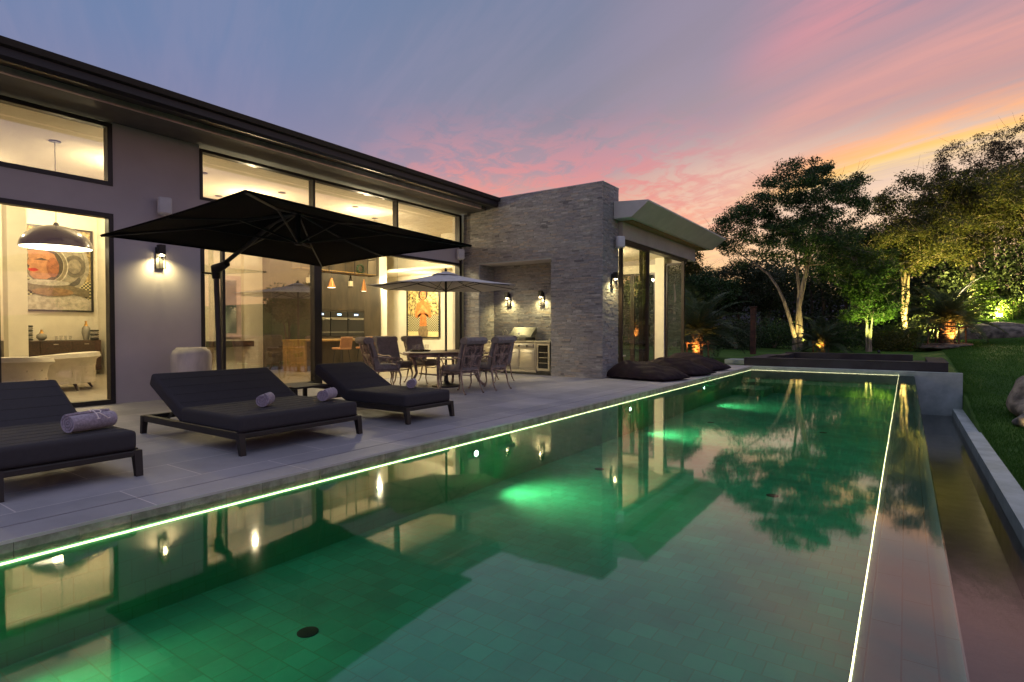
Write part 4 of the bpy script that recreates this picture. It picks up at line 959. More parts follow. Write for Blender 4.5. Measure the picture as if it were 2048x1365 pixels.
m.box(x0, x1, 12.735, 12.765, z1-0.05, z1); m.box(x0, x1, 12.735, 12.765, z0, z0+0.06); m.box(x0, x0+0.05, 12.735, 12.765, z0+0.06, z1-0.05); m.box(x1-0.05, x1, 12.735, 12.765, z0+0.06, z1-0.05)
d = m.build('door', 'steel', t)
M().box(x0+0.05, x1-0.05, 12.748, 12.756, z0+0.06, z1-0.05).build('pane', 'oven_glass', d); M().tube([(-8.0, 12.70, 0.25), (-8.0, 12.70, 0.75)], 0.01, 8).build('handle', 'steel', d)
m = M()
for k in range(3): m.box(x0+0.06, x1-0.06, 12.740, 12.747, 0.32+k*0.14, 0.332+k*0.14)
m.build('shelf', 'steel', t)

# ------------------------------------------------------------------ beanbags
def beanbag(c, rz, label, L=1.75, w=1.25, h=0.5, seed=0):
    b = bmesh.new(); bmesh.ops.create_grid(b, x_segments=36, y_segments=28, size=0.5)
    rnd = random.Random(seed); ph = [rnd.uniform(0, 6) for _ in range(8)]
    top = []
    m = M(); nx, ny = 37, 29; vs = []; fs = []
    for side in (1, -1):
        for i in range(nx):
            for j in range(ny):
                u = -1+2*i/(nx-1); v = -1+2*j/(ny-1)
                e = max(0.0, (1-abs(u)**2.6))**0.55 * max(0.0, (1-abs(v)**2.6))**0.55
                pinch = 1-0.10*(1-e)*(1-min(abs(abs(u)-abs(v)), 1))
                x = u*L/2*(1-0.06*(v*v)); y = v*w/2*(1-0.10*(u*u))
                wr = 0.018*math.sin(7*u+5*v+ph[0])*e + 0.012*math.sin(13*u-9*v+ph[1])*e + 0.02*math.sin(3*v+ph[2]+2*u)*e
                hh = h*e*(0.72-0.28*u)+wr if side > 0 else 0
                fold = 0.014*math.sin(22*math.atan2(v, u)+ph[3])*(1-e)
                vs.append((x, y, (0.05*(1-e)+hh+0.03+fold) if side > 0 else (0.012+0.04*(1-e)**2+fold*0.3)))
    n = nx*ny
    for i in range(nx-1):
        for j in range(ny-1):
            a = i*ny+j; fs.append((a, a+ny, a+ny+1, a+1)); fs.append((n+a, n+a+1, n+a+ny+1, n+a+ny))
    bd = [(i*ny) for i in range(nx)]+[(nx-1)*ny+j for j in range(1, ny)]+[(i*ny+ny-1) for i in range(nx-2, -1, -1)]+[j for j in range(ny-2, 0, -1)]
    for a, c_ in zip(bd, bd[1:]+bd[:1]): fs.append((a, n+a, n+c_, c_))
    b.free()
    t = thing('beanbag', label, 'beanbag', c, 'dark beanbags along the pavilion')
    t.rotation_euler = (0, 0, rz)
    m.add(vs, fs); m.build('bag', 'beanbag', t, 60, world=False)
    e = M(); 
    pts = [(x_, y_, z_) for (x_, y_, z_) in [vs[k] for k in bd]]; e.tube([(p[0]*1.004, p[1]*1.004, p[2]-0.012) for p in pts]+[(pts[0][0]*1.004, pts[0][1]*1.004, pts[0][2]-0.012)], 0.007, 5, False); e.build('piping', 'beanbag', t, 50, world=False)
    return t
beanbag((-5.22, 13.35, 0), R(-14), 'dark plum beanbag nearest the stone wall, at the front of the row', 1.8, 1.3, 0.50, 1)
beanbag((-5.1, 15.2, 0), R(-12), 'dark plum beanbag in the middle of the row of three', 1.75, 1.35, 0.52, 2)
beanbag((-5.25, 17.3, 0), R(-10), 'dark plum beanbag at the far end of the row near the spa', 1.8, 1.4, 0.58, 3)

# ------------------------------------------------------------------ living room
def pendant():
    t = thing('dome_pendant', 'large glossy black dome pendant lamp glowing inside the living room', 'pendant lamp', (-12.5, 3.75, 2.66))
    c = Vector((-12.5, 3.75, 2.66)); r = 0.53; h = 0.40
    pr = [(r*math.cos(a), h*math.sin(a)) for a in [i*PI/2/14 for i in range(15)]]
    M().lathe(pr[:-1]+[(0.05, h), (0.03, h+0.05), (0.001, h+0.06)], c, 48, None, False).build('shade', 'black_gloss', t, 60)
    M().lathe([(x*0.975, z*0.96+0.002) for x, z in pr[:-1]]+[(0.001, h*0.96)], c, 48, None, False).build('lining', 'pendant_glow', t, 60)
    M().tube([c+Vector((0,0,h+0.05)), Vector((-12.5, 3.75, 4.54))], 0.006, 6).build('cord', 'black_frame', t)
    lamp('POINT', c+Vector((0,0,0.08)), 30, WARM, 0.12, name='pendant_light', parent=t)
pendant()
class Pic:
    """flat picture: polygons in (u, v) 0..1 laid in thin layers on a board"""
    def __init__(s, name, label, o, u, n, w, h):
        s.o = Vector(o); s.u = Vector(u); s.n = Vector(n); s.w = w; s.h = h; s.t = thing(name, label, 'painting', o)
        s.m = M(); s.mats = []; s.k = 0
        s.canvas = M()
        P = s.P
        fr = M()
        for (a, b, c, d) in ((-0.03, 1.03, -0.02, 0.0), (-0.03, 1.03, 1.0, 1.02), (-0.03, 0.0, 0.0, 1.0), (1.0, 1.03, 0.0, 1.0)):
            vs = [P(a, c, 0), P(b, c, 0), P(b, d, 0), P(a, d, 0), P(a, c, 0.05), P(b, c, 0.05), P(b, d, 0.05), P(a, d, 0.05)]
            fr.add(vs, [(0,3,2,1),(4,5,6,7),(0,1,5,4),(1,2,6,5),(2,3,7,6),(3,0,4,7)])
        fr.build('frame', 'black_frame', s.t)
    def P(s, a, b, d): return s.o + s.u*a*s.w + Vector((0,0,1))*b*s.h + s.n*d
    def poly(s, pts, col, rough=0.6, var=0.15):
        nm = 'paint_%d' % len(MATS)
        if isinstance(col, str): nm = col
        else: pm(nm, col, rough, var=var, scale=9)
        if nm not in s.mats: s.mats.append(nm)
        s.m.cur = s.mats.index(nm); s.k += 1; d = 0.012+s.k*0.0015
        n = len(pts); vs = [s.P(a, b, d) for a, b in pts]; c = s.P(sum(p[0] for p in pts)/n, sum(p[1] for p in pts)/n, d)
        s.m.add(vs+[c], [(i, (i+1) % n, n) for i in range(n)])
    def ell(s, cx, cy, rx, ry, col, a0=0, a1=2*PI, n=28, **k):
        pts = [(cx+rx*math.cos(a0+(a1-a0)*i/n), cy+ry*math.sin(a0+(a1-a0)*i/n)) for i in range(n if a1-a0 > 6.2 else n+1)]; s.poly(pts, col, **k)
    def done(s): s.m.build('canvas', s.mats, s.t)
p = Pic('painting', 'large framed painting of a woman in a pale helmet on the living room wall', (-18.28, 4.55, 1.72), (0,1,0), (1,0,0), 1.68, 2.12)
p.poly([(0,0),(1,0),(1,1),(0,1)], (0.30, 0.22, 0.10), var=0.6); p.poly([(0,0.06),(0.3,0.06),(0.3,0.40),(0,0.40)], 'checks'); p.poly([(0.82,0.1),(1,0.1),(1,0.36),(0.82,0.36)], 'checks')
p.poly([(0.0,0.0),(0.1,0.12),(0.3,0.2),(0.85,0.2),(1.0,0.12),(1,0)], (0.42, 0.38, 0.30)); p.ell(0.60, 0.56, 0.38, 0.36, (0.30, 0.27, 0.20)); p.ell(0.58, 0.57, 0.35, 0.33, (0.17, 0.15, 0.11))
p.ell(0.2, 0.78, 0.2, 0.06, (0.34, 0.30, 0.22)); p.ell(0.80, 0.55, 0.13, 0.13, (0.09, 0.08, 0.06)); p.ell(0.74, 0.38, 0.12, 0.08, (0.07, 0.06, 0.05))
p.ell(0.60, 0.60, 0.30, 0.29, (0.24, 0.21, 0.15)); p.ell(0.78, 0.55, 0.14, 0.14, (0.10, 0.085, 0.06)); p.ell(0.78, 0.55, 0.09, 0.09, (0.20, 0.17, 0.12)); p.ell(0.42, 0.54, 0.28, 0.25, (0.40, 0.36, 0.27)); p.ell(0.42, 0.54, 0.265, 0.235, (0.16, 0.13, 0.08)); p.ell(0.41, 0.545, 0.235, 0.21, (0.30, 0.26, 0.18)); p.ell(0.41, 0.545, 0.225, 0.20, (0.05, 0.035, 0.02)); 
p.poly([(0.20,0.70),(0.35,0.74),(0.52,0.68),(0.58,0.55),(0.53,0.43),(0.42,0.37),(0.27,0.37),(0.22,0.41),(0.215,0.46),(0.20,0.49),(0.215,0.52),(0.17,0.555),(0.205,0.60)], (0.36, 0.16, 0.07), var=0.1)
p.ell(0.50, 0.52, 0.08, 0.12, (0.24, 0.08, 0.03)); p.poly([(0.19,0.485),(0.28,0.50),(0.33,0.475),(0.27,0.455),(0.21,0.462)], (0.42, 0.02, 0.015)); p.poly([(0.27,0.60),(0.36,0.625),(0.45,0.60),(0.36,0.595)], (0.06,0.03,0.02)); p.poly([(0.18,0.71),(0.4,0.775),(0.56,0.70),(0.4,0.72)], (0.10, 0.04, 0.02))
p.poly([(0.08,0.30),(0.3,0.34),(0.7,0.31),(0.98,0.25),(0.96,0.16),(0.7,0.22),(0.3,0.24),(0.12,0.21)], (0.15, 0.12, 0.07)); p.ell(0.5, 0.22, 0.26, 0.05, (0.22, 0.13, 0.06)); p.ell(0.44, 0.33, 0.28, 0.035, (0.36, 0.33, 0.27))
p.done()
p = Pic('painting', 'tall dark framed painting of a standing woman with crossed hands in the hall', (-16.0, 15.98, 0.93), (1,0,0), (0,-1,0), 1.62, 1.86)
p.poly([(0,0),(1,0),(1,1),(0,1)], (0.36, 0.27, 0.10), var=0.5); p.poly([(0.0,0.11),(1,0.11),(1,0.44),(0,0.44)], 'checks'); p.poly([(0,0),(1,0),(1,0.11),(0,0.11)], (0.75, 0.62, 0.30), var=0.05)
sk = (0.48, 0.17, 0.04); p.poly([(0.36,0.0),(0.34,0.12),(0.38,0.22),(0.62,0.22),(0.66,0.12),(0.64,0.0)], (0.20, 0.14, 0.07)); p.poly([(0.38,0.22),(0.40,0.36),(0.37,0.48),(0.30,0.38),(0.24,0.42),(0.27,0.60),(0.30,0.68),(0.44,0.74),(0.56,0.74),(0.71,0.68),(0.74,0.60),(0.77,0.42),(0.71,0.38),(0.63,0.48),(0.60,0.36),(0.62,0.22)], sk)
p.poly([(0.46,0.72),(0.46,0.80),(0.54,0.80),(0.54,0.72)], sk); p.ell(0.5, 0.87, 0.15, 0.115, (0.035, 0.015, 0.01)); p.ell(0.5, 0.86, 0.095, 0.095, (0.50, 0.20, 0.06)); p.poly([(0.46,0.80),(0.5,0.815),(0.54,0.80),(0.5,0.79)], (0.3,0.02,0.01))
for s_ in (-1, 1):
    p.ell(0.5+s_*0.04, 0.875, 0.02, 0.008, (0.03,0.01,0.01)); p.poly([(0.5+s_*0.22,0.46),(0.5+s_*0.16,0.45),(0.5-s_*0.05,0.60),(0.5-s_*0.02,0.66),(0.5+s_*0.05,0.62)], (0.58, 0.24, 0.07))
p.done()
def sideboard():
    t = thing('sideboard', 'dark walnut sideboard with two small drawer pulls under the large painting', 'sideboard', (-18.0, 5.3, 0))
    M().rbox((-18.02, 5.28, 0.53), (0.52, 2.0, 0.80), 0.008, 1).build('cabinet', 'walnut', t)
    for i in range(3):
        for j in range(2):
            d = M().rbox((-17.752, 4.62+i*0.66, 0.34+j*0.39), (0.02, 0.63, 0.36), 0.004, 1).build('drawer', 'walnut', t)
            M().rbox((-17.735, 4.62+i*0.66, 0.44+j*0.39), (0.02, 0.10, 0.018), 0.004, 1).build('handle', 'steel', d)
    for s in (-1, 1): M().rbox((-17.9, 5.28+s*0.85, 0.07), (0.06, 0.06, 0.13), 0.004, 1).build('leg', 'walnut', t)
sideboard()
def vase(p, prof, label, mats=('glass_grey_vase', 'brass'), nm='vase'):
    t = thing(nm, label, nm, p); M().lathe(prof[0], p, 24).build('body', mats[0], t, 50)
    if len(prof) > 1: M().lathe(prof[1], p, 24).build('neck', mats[1], t, 50)
vase((-17.95, 5.05, 0.931), [[(0.05,0),(0.11,0.07),(0.10,0.14),(0.05,0.18)], [(0.05,0.181),(0.02,0.24),(0.03,0.27),(0.0001,0.27)]], 'small round vase with a golden neck on the left of the sideboard')
vase((-17.95, 6.0, 0.931), [[(0.06,0),(0.10,0.2),(0.09,0.32),(0.05,0.37)], [(0.05,0.371),(0.02,0.45),(0.03,0.50),(0.0001,0.5)]], 'tall slim vase with a golden neck on the right of the sideboard')
def stripes(p, n, label):
    t = thing('striped_jar', label, 'jar', p)
    for k in range(n): M().lathe([(0.08, k*0.055), (0.10, k*0.055+0.012), (0.10, k*0.055+0.04), (0.08, k*0.055+0.05)], p, 24).build('ring', 'glass_grey_vase' if k % 2 else 'black_stripe', t, 50)
stripes((-17.95, 4.78, 0.931), 7, 'tall striped ringed jar at the left end of the sideboard'); stripes((-17.8, 6.14, 0.931), 5, 'short striped ringed jar beside the tall vase on the sideboard')
def tub_chair(loc, rz, label):
    t = thing('tufted_armchair', label, 'armchair', loc, 'cream tufted armchairs in the living room'); t.rotation_euler = (0,0,rz)
    # horseshoe back: sweep of a rolled section round 230 degrees
    m = M(); n = 40; prof = [(-0.02, 0.14), (0.0, 0.5), (0.03, 0.66), (0.10, 0.75), (0.18, 0.74), (0.20, 0.66), (0.13, 0.60), (0.10, 0.45), (0.11, 0.14)]
    vs = []; fs = []
    for i in range(n+1):
        a = R(-125)+R(250)*i/n; hh = 1-0.10*abs(2*i/n-1)**2
        for (d, z) in prof:
            r = 0.46+d; k = 1+0.006*math.sin(i*1.9)*math.sin(z*18); vs.append((-r*k*math.cos(a)*1.0, r*k*math.sin(a)*1.12, z*hh))
    K = len(prof)
    for i in range(n):
        for j in range(K): fs.append((i*K+j, i*K+(j+1)%K, (i+1)*K+(j+1)%K, (i+1)*K+j))
    fs += [tuple(range(K-1, -1, -1)), tuple(n*K+j for j in range(K))]
    m.add(vs, fs); m.build('back', 'cream_leather', t, 60, world=False)
    m = M(); m.lathe([(0.0001, 0.14), (0.50, 0.14), (0.52, 0.2), (0.50, 0.3), (0.0001, 0.3)], (0.02, 0, 0), 32); m.build('base', 'cream_leather', t, 60, world=False)
    m = M(); m.rbox((0.06, 0, 0.38), (0.74, 0.78, 0.16), 0.06, 4); m.build('seat_cushion', 'cream_leather', t, 60, world=False)
    b = M()
    for k in range(9):
        for j, z in enumerate((0.35, 0.50)):
            a = R(-100+k*25 + (12 if j else 0)); b.lathe([(0.014, 0.0), (0.012, 0.008), (0.0001, 0.012)], (-0.575*math.cos(a), 0.575*1.12*math.sin(a), z), 8, Matrix.Rotation(R(90), 3, 'Y'))
    b.build('tufting_buttons', 'cream_leather', t, 50, world=False)
    for (sx, sy) in ((-1,-1),(-1,1),(1,-1),(1,1)): M().tube([(sx*0.33, sy*0.34, 0.16), (sx*0.38, sy*0.38, 0.07), (sx*0.41, sy*0.41, 0.0)], [0.035, 0.025, 0.018], 8).build('leg', 'walnut', t, 50, world=False)
tub_chair((-12.55, 2.95, 0.008), R(160), 'cream tufted armchair at the left, its back turned to the window')
tub_chair((-13.9, 4.2, 0.008), R(-125), 'cream tufted armchair in front of the walnut sideboard')
for k, yy in enumerate((5.35, 5.45, 5.55, 5.65)):
    o = M().lathe([(0.0001, 0), (0.025, 0), (0.034, 0.11), (0.031, 0.11), (0.024, 0.006), (0.0001, 0.006)], (0,0,0), 12).build('tumbler', 'clear_glass', None, 40); o.location = (-17.95, yy, 0.931); tag(o, 'clear tumbler on the middle of the sideboard, %s of the row' % ['first from the left', 'second from the left', 'third from the left', 'rightmost'][k], 'glass', 'clear tumblers on the sideboard')

# ------------------------------------------------------------------ kitchen inside
t = thing('kitchen_cabinets', 'tall dark wood kitchen cabinet wall behind the island', 'cabinets', (-15.7, 12, 0))
m = M(); y = 9.79
while y < 14.0:
    e = min(14.05, y+0.7)
    for (z0, z1) in ([(0.1, 0.98), (1.86, 2.80)] if 11.0 < y < 13.1 else [(0.1, 2.80)]): m.box(-15.99, -15.42, y+0.003, e-0.003, z0, z1)
    y = e
m.build('door_panels', 'dark_cabinet', t); M().box(-15.99, -15.46, 9.79, 14.05, 0.007, 0.099).build('plinth', 'black_frame', t)
M().box(-15.99, -15.44, 11.17, 13.28, 0.985, 1.855).build('oven_housing', 'dark_cabinet', t)
M().box(-15.99, -15.5, 9.79, 14.05, 2.802, 4.54).build('upper_bulkhead', 'dark_cabinet', t)
for k in range(3):
    y0 = 11.18+k*0.70
    o = thing('oven', ['built-in black oven at the left of the three', 'built-in black oven in the middle of the three', 'built-in black oven at the right of the three'][k], 'oven', (-15.43, y0+0.34, 1.0), 'built-in ovens in the dark kitchen wall')
    M().box(-15.439, -15.40, y0, y0+0.67, 1.00, 1.58).build('door', 'oven_glass', o); M().box(-15.439, -15.402, y0, y0+0.67, 1.60, 1.80).build('control_panel', 'oven_glass', o)
    M().tube([(-15.37, y0+0.04, 1.55), (-15.37, y0+0.63, 1.55)], 0.01, 6).build('handle', 'steel', o); M().box(-15.401, -15.398, y0+0.26, y0+0.42, 1.68, 1.73).build('display', 'cool_led', o)
    M().box(-15.401, -15.395, y0, y0+0.67, 1.582, 1.598).build('trim', 'steel', o); M().box(-15.401, -15.395, y0, y0+0.67, 1.12, 1.13).build('trim', 'steel', o)
t = thing('kitchen_island', 'oak kitchen island with a thick worktop seen through the open doors', 'island', (-14.3, 11.2, 0))
M().box(-14.9, -13.9, 9.8, 9.9, 0.007, 0.86).build('end_panel', 'oak', t); M().box(-14.9, -14.2, 9.901, 12.7, 0.007, 0.86).build('cabinet', 'dark_cabinet', t); M().rbox((-14.4, 11.25, 0.89), (1.04, 2.94, 0.055), 0.005, 1).build('worktop', 'oak', t)
def stool(x, y, label):
    t = thing('bar_stool', label, 'stool', (x, y, 0.007), 'tan bar stools at the kitchen island')
    M().rbox((x, y, 0.66), (0.40, 0.42, 0.06), 0.028, 3).build('seat', 'tan_leather', t, 50)
    m = M(); m.rbox((x+0.20, y, 0.83), (0.045, 0.42, 0.34), 0.02, 3, (0, R(12), 0)); m.build('backrest', 'tan_leather', t, 50)
    for sx in (-1, 1):
        for sy in (-1, 1): M().tube([(x+sx*0.13, y+sy*0.13, 0.64), (x+sx*0.2, y+sy*0.2, 0.008)], 0.011, 8).build('leg', 'black_frame', t)
    M().tube([(x-0.18, y-0.18, 0.22), (x+0.18, y-0.18, 0.22), (x+0.18, y+0.18, 0.22), (x-0.18, y+0.18, 0.22), (x-0.18, y-0.18, 0.22)], 0.009, 6).build('footrest', 'black_frame', t)
stool(-13.45, 10.75, 'tan bar stool at the island, left of the two'); stool(-13.45, 11.62, 'tan bar stool at the island, right of the two, behind the patio chair')
t = thing('hanging_shelf', 'black framed shelf with a wood board hanging over the kitchen island', 'shelf', (-14.2, 11.2, 2.9))
m = M()
for x in (-14.45, -14.0):
    for y in (9.8, 10.75, 11.7, 12.6): m.bar((x, y, 2.93), (x, y, 4.54), 0.022)
    for z in (2.93, 3.45): m.bar((x, 9.8, z), (x, 12.6, z), 0.022)
for y in (9.8, 12.6):
    for z in (2.93, 3.45): m.bar((-14.45, y, z), (-14.0, y, z), 0.022)
m.build('frame', 'black_frame', t); M().box(-14.44, -14.01, 9.82, 12.58, 2.942, 2.965).build('board', 'oak', t); M().box(-14.46, -14.44, 9.82, 12.58, 2.966, 3.44).build('back_board', 'dark_cabinet', t)
def cone(x, y, z, label, ht=0.28, r=0.125, mat='copper_shade'):
    t = thing('cone_pendant', label, 'pendant lamp', (x, y, z), 'small pendant lamps over the island')
    M().lathe([(r, 0), (r*0.25, ht*0.92), (0.02, ht), (0.001, ht+0.01)], (x, y, z), 28, None, False).build('shade', mat, t, 40)
    M().lathe([(r*0.93, 0.004), (0.0001, 0.012)], (x, y, z), 28, None, False).build('diffuser', 'pendant_glow', t, 40)
    M().tube([(x, y, z+ht), (x, y, 4.55)], 0.004, 6).build('cord', 'black_frame', t)
    lamp('SPOT', (x, y, z-0.01), 14, WARM, 0.06, (x, y, 0), R(120), 0.6, 'cone_light', t)
cone(-13.7, 10.6, 2.42, 'wide copper cone pendant over the island, left one'); cone(-13.7, 11.8, 2.38, 'narrow copper cone pendant over the island, right one', 0.36, 0.09); cone(-13.6, 13.1, 2.50, 'dark small pendant lamp behind the tip of the grey parasol', 0.2, 0.13, 'walnut')
for (y, lb) in ((10.2, 'bottle with a cream label hanging under the shelf, left one'), (11.7, 'bottle with a cream label hanging under the shelf, right one')):
    t = thing('hanging_bottle', lb, 'bottle', (-14.2, y, 2.52), 'bottles under the hanging shelf'); M().lathe([(0.07,0),(0.072,0.2),(0.03,0.26),(0.026,0.36),(0.0001,0.36)], (-14.2, y, 2.52), 20).build('body', 'black_gloss', t, 50); M().lathe([(0.075,0.03),(0.075,0.19)], (-14.2, y, 2.52), 20, None, False).build('label', 'label_cream', t, 50); M().tube([(-14.2, y, 2.88), (-14.2, y, 2.94)], 0.005, 6).build('cord', 'black_frame', t)
def toy(x, y, z):
    t = thing('red_figurine', 'glossy red animal figurine standing on the hanging shelf', 'figurine', (x, y, z)); m = M()
    m.tube([(x, y-0.11, z+0.17), (x, y-0.05, z+0.185), (x, y+0.05, z+0.18), (x, y+0.1, z+0.17)], [0.03, 0.05, 0.05, 0.035], 10)
    m.tube([(x, y+0.09, z+0.18), (x, y+0.13, z+0.25), (x, y+0.14, z+0.28)], [0.03, 0.03, 0.02], 8); m.tube([(x, y+0.13, z+0.27), (x, y+0.19, z+0.265), (x, y+0.22, z+0.25)], [0.035, 0.032, 0.018], 8)
    for s in (-1, 1): m.tube([(x+s*0.025, y+0.12, z+0.29), (x+s*0.035, y+0.11, z+0.34)], [0.016, 0.006], 6)
    for a in (-0.08, 0.08):
        for s in (-1, 1): m.tube([(x+s*0.03, y+a, z+0.16), (x+s*0.04, y+a*1.2, z+0.08), (x+s*0.04, y+a*1.2, z)], [0.026, 0.022, 0.02], 8)
    m.build('body', 'red_gloss', t, 60)
toy(-14.2, 10.45, 2.966)
o = M(); rnd = random.Random(4)
for k in range(30):
    a = 2*PI*k/30; o.obox((rnd.uniform(-.02,.02), 0.13*math.cos(a)+rnd.uniform(-.02,.02), 0.15+0.13*math.sin(a)), (0.05, 0.05, 0.02), (rnd.random()*3, rnd.random()*3, 0))
o = o.build('leaf_wreath', 'wreath'); o.location = (-14.2, 12.1, 2.966); tag(o, 'dark green leaf wreath standing on the hanging shelf', 'wreath')
t = thing('wall_mirror', 'tall mirror in a pale pinkish frame on the white wall left of the kitchen', 'mirror', (-15.99, 8.85, 0.85))
m = M(); x0 = -15.99; ya, yb, za, zb = 8.45, 9.15, 0.98, 2.75
m.box(x0, x0+0.05, ya, yb, zb-0.12, zb); m.box(x0, x0+0.05, ya, yb, za, za+0.12); m.box(x0, x0+0.05, ya, ya+0.12, za+0.12, zb-0.12); m.box(x0, x0+0.05, yb-0.12, yb, za+0.12, zb-0.12); m.build('frame', 'concrete_band', t)
pm('mirror_glass', (0.8, 0.8, 0.8), 0.08, metal=1, var=0); M().box(x0, x0+0.02, ya+0.12, yb-0.12, za+0.12, zb-0.12).build('glass', 'mirror_glass', t)
t = thing('console_shelf', 'brown wooden console fixed under the tall mirror', 'console', (-15.8, 8.75, 0.7)); M().rbox((-15.8, 8.75, 0.80), (0.38, 1.2, 0.16), 0.006, 1).build('body', 'walnut', t); M().rbox((-15.605, 8.75, 0.80), (0.012, 0.5, 0.12), 0.004, 1).build('drawer', 'walnut', t)

# ------------------------------------------------------------------ trees
def limb_path(rng, a, b, wob, n=5):
    a = np.array(a, float); b = np.array(b, float); pts = []
    for i in range(n+1):
        f = i/n; p = a*(1-f)+b*f; L = np.linalg.norm(b-a)
        if 0 < i < n: p = p + rng.normal(size=3)*wob*L*0.5
        p[2] += 0.10*L*math.sin(PI*f)*0.5; pts.append(p)
    return pts
def tree(name, label, cat, base, stems, crown, n_cl, leaves, lsize, lmat, tmat, seed, trunk_r=0.18, csize=0.55, group=None, fork=0.35, shell=0.5, gap=None, twigs=2, aspect=0.5):
    """stems: list of (dx, dy, height) tops of the main stems; crown: list of ellipsoids (cx, cy, cz, rx, ry, rz) relative to base"""
    rng = np.random.default_rng(seed); bx, by = base[0], base[1]; bz = float(ground(bx, by)) if len(base) < 3 else base[2]
    t = thing(name, label, cat, (bx, by, bz), group)
    B = np.array([bx, by, bz-0.15]); wood = M(); nodes = []
    for k, (dx, dy, h) in enumerate(stems):
        top = np.array([bx+dx, by+dy, bz+h]); st = B + np.array([rng.normal()*trunk_r*0.6, rng.normal()*trunk_r*0.6, 0])*(len(stems) > 1)
        path = limb_path(rng, st, top, 0.022, 7)
        for q_, p_ in enumerate(path):
            f_ = q_/7; w_ = (f_**2.2-f_); p_[0] += (top[0]-st[0])*w_; p_[1] += (top[1]-st[1])*w_
        n = len(path); r0 = trunk_r/(len(stems)**0.4)
        wood.tube(path, [r0*1.25]+[r0*(1-0.78*i/(n-1)) for i in range(1, n)], 9)
        for i in range(2, n): nodes.append((path[i], r0*(1-0.78*i/(n-1)), i/(n-1)))
    if gap: nodes = [q for q in nodes if q[2] > gap]
    cl = []; tot = sum(e[3]*e[4]*e[5] for e in crown)
    for e in crown:
        k = max(2, int(n_cl*e[3]*e[4]*e[5]/tot))
        for _ in range(k):
            d = rng.normal(size=3); d /= np.linalg.norm(d); r = (shell + (1-shell)*rng.random())**0.7
            r = min(1.0, r) if rng.random() < 0.85 else rng.random()
            cl.append(np.array([bx+e[0]+d[0]*r*e[3], by+e[1]+d[1]*r*e[4], bz+e[2]+d[2]*r*e[5]]))
    cl = np.array(cl)
    order = rng.permutation(len(cl)); mids = []
    for q, i in enumerate(order):
        c = cl[i]
        cand = [(np.linalg.norm(c-n_[0])*(1 if n_[0][2] < c[2] else 1.6), n_) for n_ in nodes] if len(nodes) else []
        cand.sort(key=lambda z: z[0]); n_ = cand[0][1]
        r = min(n_[1]*0.6, 0.012+0.008*np.linalg.norm(c-n_[0])*trunk_r/0.15); r = max(r, 0.010)
        pth = limb_path(rng, n_[0], c, 0.10, 3 if q % 3 else 4); wood.tube(pth, [r*(1-0.75*k/(len(pth)-1)) for k in range(len(pth))], 5, False)
        if q < len(cl)*0.35: nodes.append((pth[len(pth)//2], r*0.8, 1)); nodes.append((pth[-1], r*0.5, 1))
        for _ in range(twigs):
            d = rng.normal(size=3)*csize*1.1; d[2] = abs(d[2])*0.8; wood.tube([c, c+d*0.5+rng.normal(size=3)*0.04, c+d], [0.010, 0.007, 0.003], 3, False)
    wood.build('trunk', tmat, t, 60)
    per = max(4, leaves//len(cl)); sz = rng.uniform(0.6, 1.25, len(cl))
    cc = np.repeat(cl, per, axis=0); ss = np.repeat(sz, per)[:, None]
    dv = rng.normal(size=cc.shape); dv /= np.linalg.norm(dv, axis=1)[:, None]; rad = rng.random(len(cc))[:, None]**0.45
    pts = cc + dv*rad*csize*ss*np.array([1.15, 1.15, 0.7])
    V, F = leaf_quads(pts, lsize, rng, aspect)
    raw_mesh('crown', V, F, lmat, t)
    return t
TR = 'trees round the garden'
tree('garden_tree', 'tall spreading dark green tree with pale forked trunks behind the spa', 'tree', (-4.5, 32.1),
     [(-0.3, 0, 6.2), (-3.0, 0.3, 5.2), (1.0, 0.4, 7.0), (0.5, -0.3, 5.5)],
     [(0.0, 0, 7.7, 2.4, 2.2, 1.9), (-2.6, 0, 6.2, 1.9, 1.8, 1.6), (1.8, 0, 6.6, 1.6, 1.6, 1.8), (0.2, 0, 5.6, 2.4, 2.0, 1.3), (-2.2, 0, 7.1, 1.2, 1.1, 0.9), (2.0, 0.2, 8.0, 1.0, 0.9, 0.9), (-0.6, 0, 8.3, 1.6, 1.5, 1.2), (1.2, 0, 4.9, 1.8, 1.5, 0.9)],
     310, 58000, 0.11, 'leaf_dark', 'bark_pale', 11, 0.22, 0.46, TR)
tree('garden_tree', 'bare-topped tree with a yellow lit trunk left of the large staked palm', 'tree', (-0.1, 38.8),
     [(0.0, 0, 7.0), (0.5, 0.2, 6.0), (-0.5, 0.3, 5.5)], [(0.9, 0, 7.9, 2.6, 2.4, 1.6), (0.9, -0.5, 5.6, 3.0, 2.4, 1.6), (-1.0, 0, 4.9, 1.6, 1.6, 1.1), (3.2, 0, 8.3, 1.6, 1.6, 1.1)],
     270, 42000, 0.12, 'leaf_mid', 'bark_pale', 12, 0.19, 0.52, TR)
tree('garden_tree', 'tall thin-leaved tree with open twiggy top at the right, highest on the skyline', 'tree', (4.3, 50.5),
     [(0.0, 0, 9.0), (1.5, 0.2, 9.6), (-1.8, 0.3, 8.4)], [(-0.5, 0, 10.8, 2.6, 2.2, 1.5), (2.6, 0, 11.4, 2.8, 2.2, 1.6), (0.5, 0, 8.6, 4.6, 2.5, 1.8), (5.0, 0, 9.5, 2.2, 2.2, 2.2)],
     260, 34000, 0.12, 'leaf_brown', 'bark_dark', 13, 0.22, 0.5, TR)
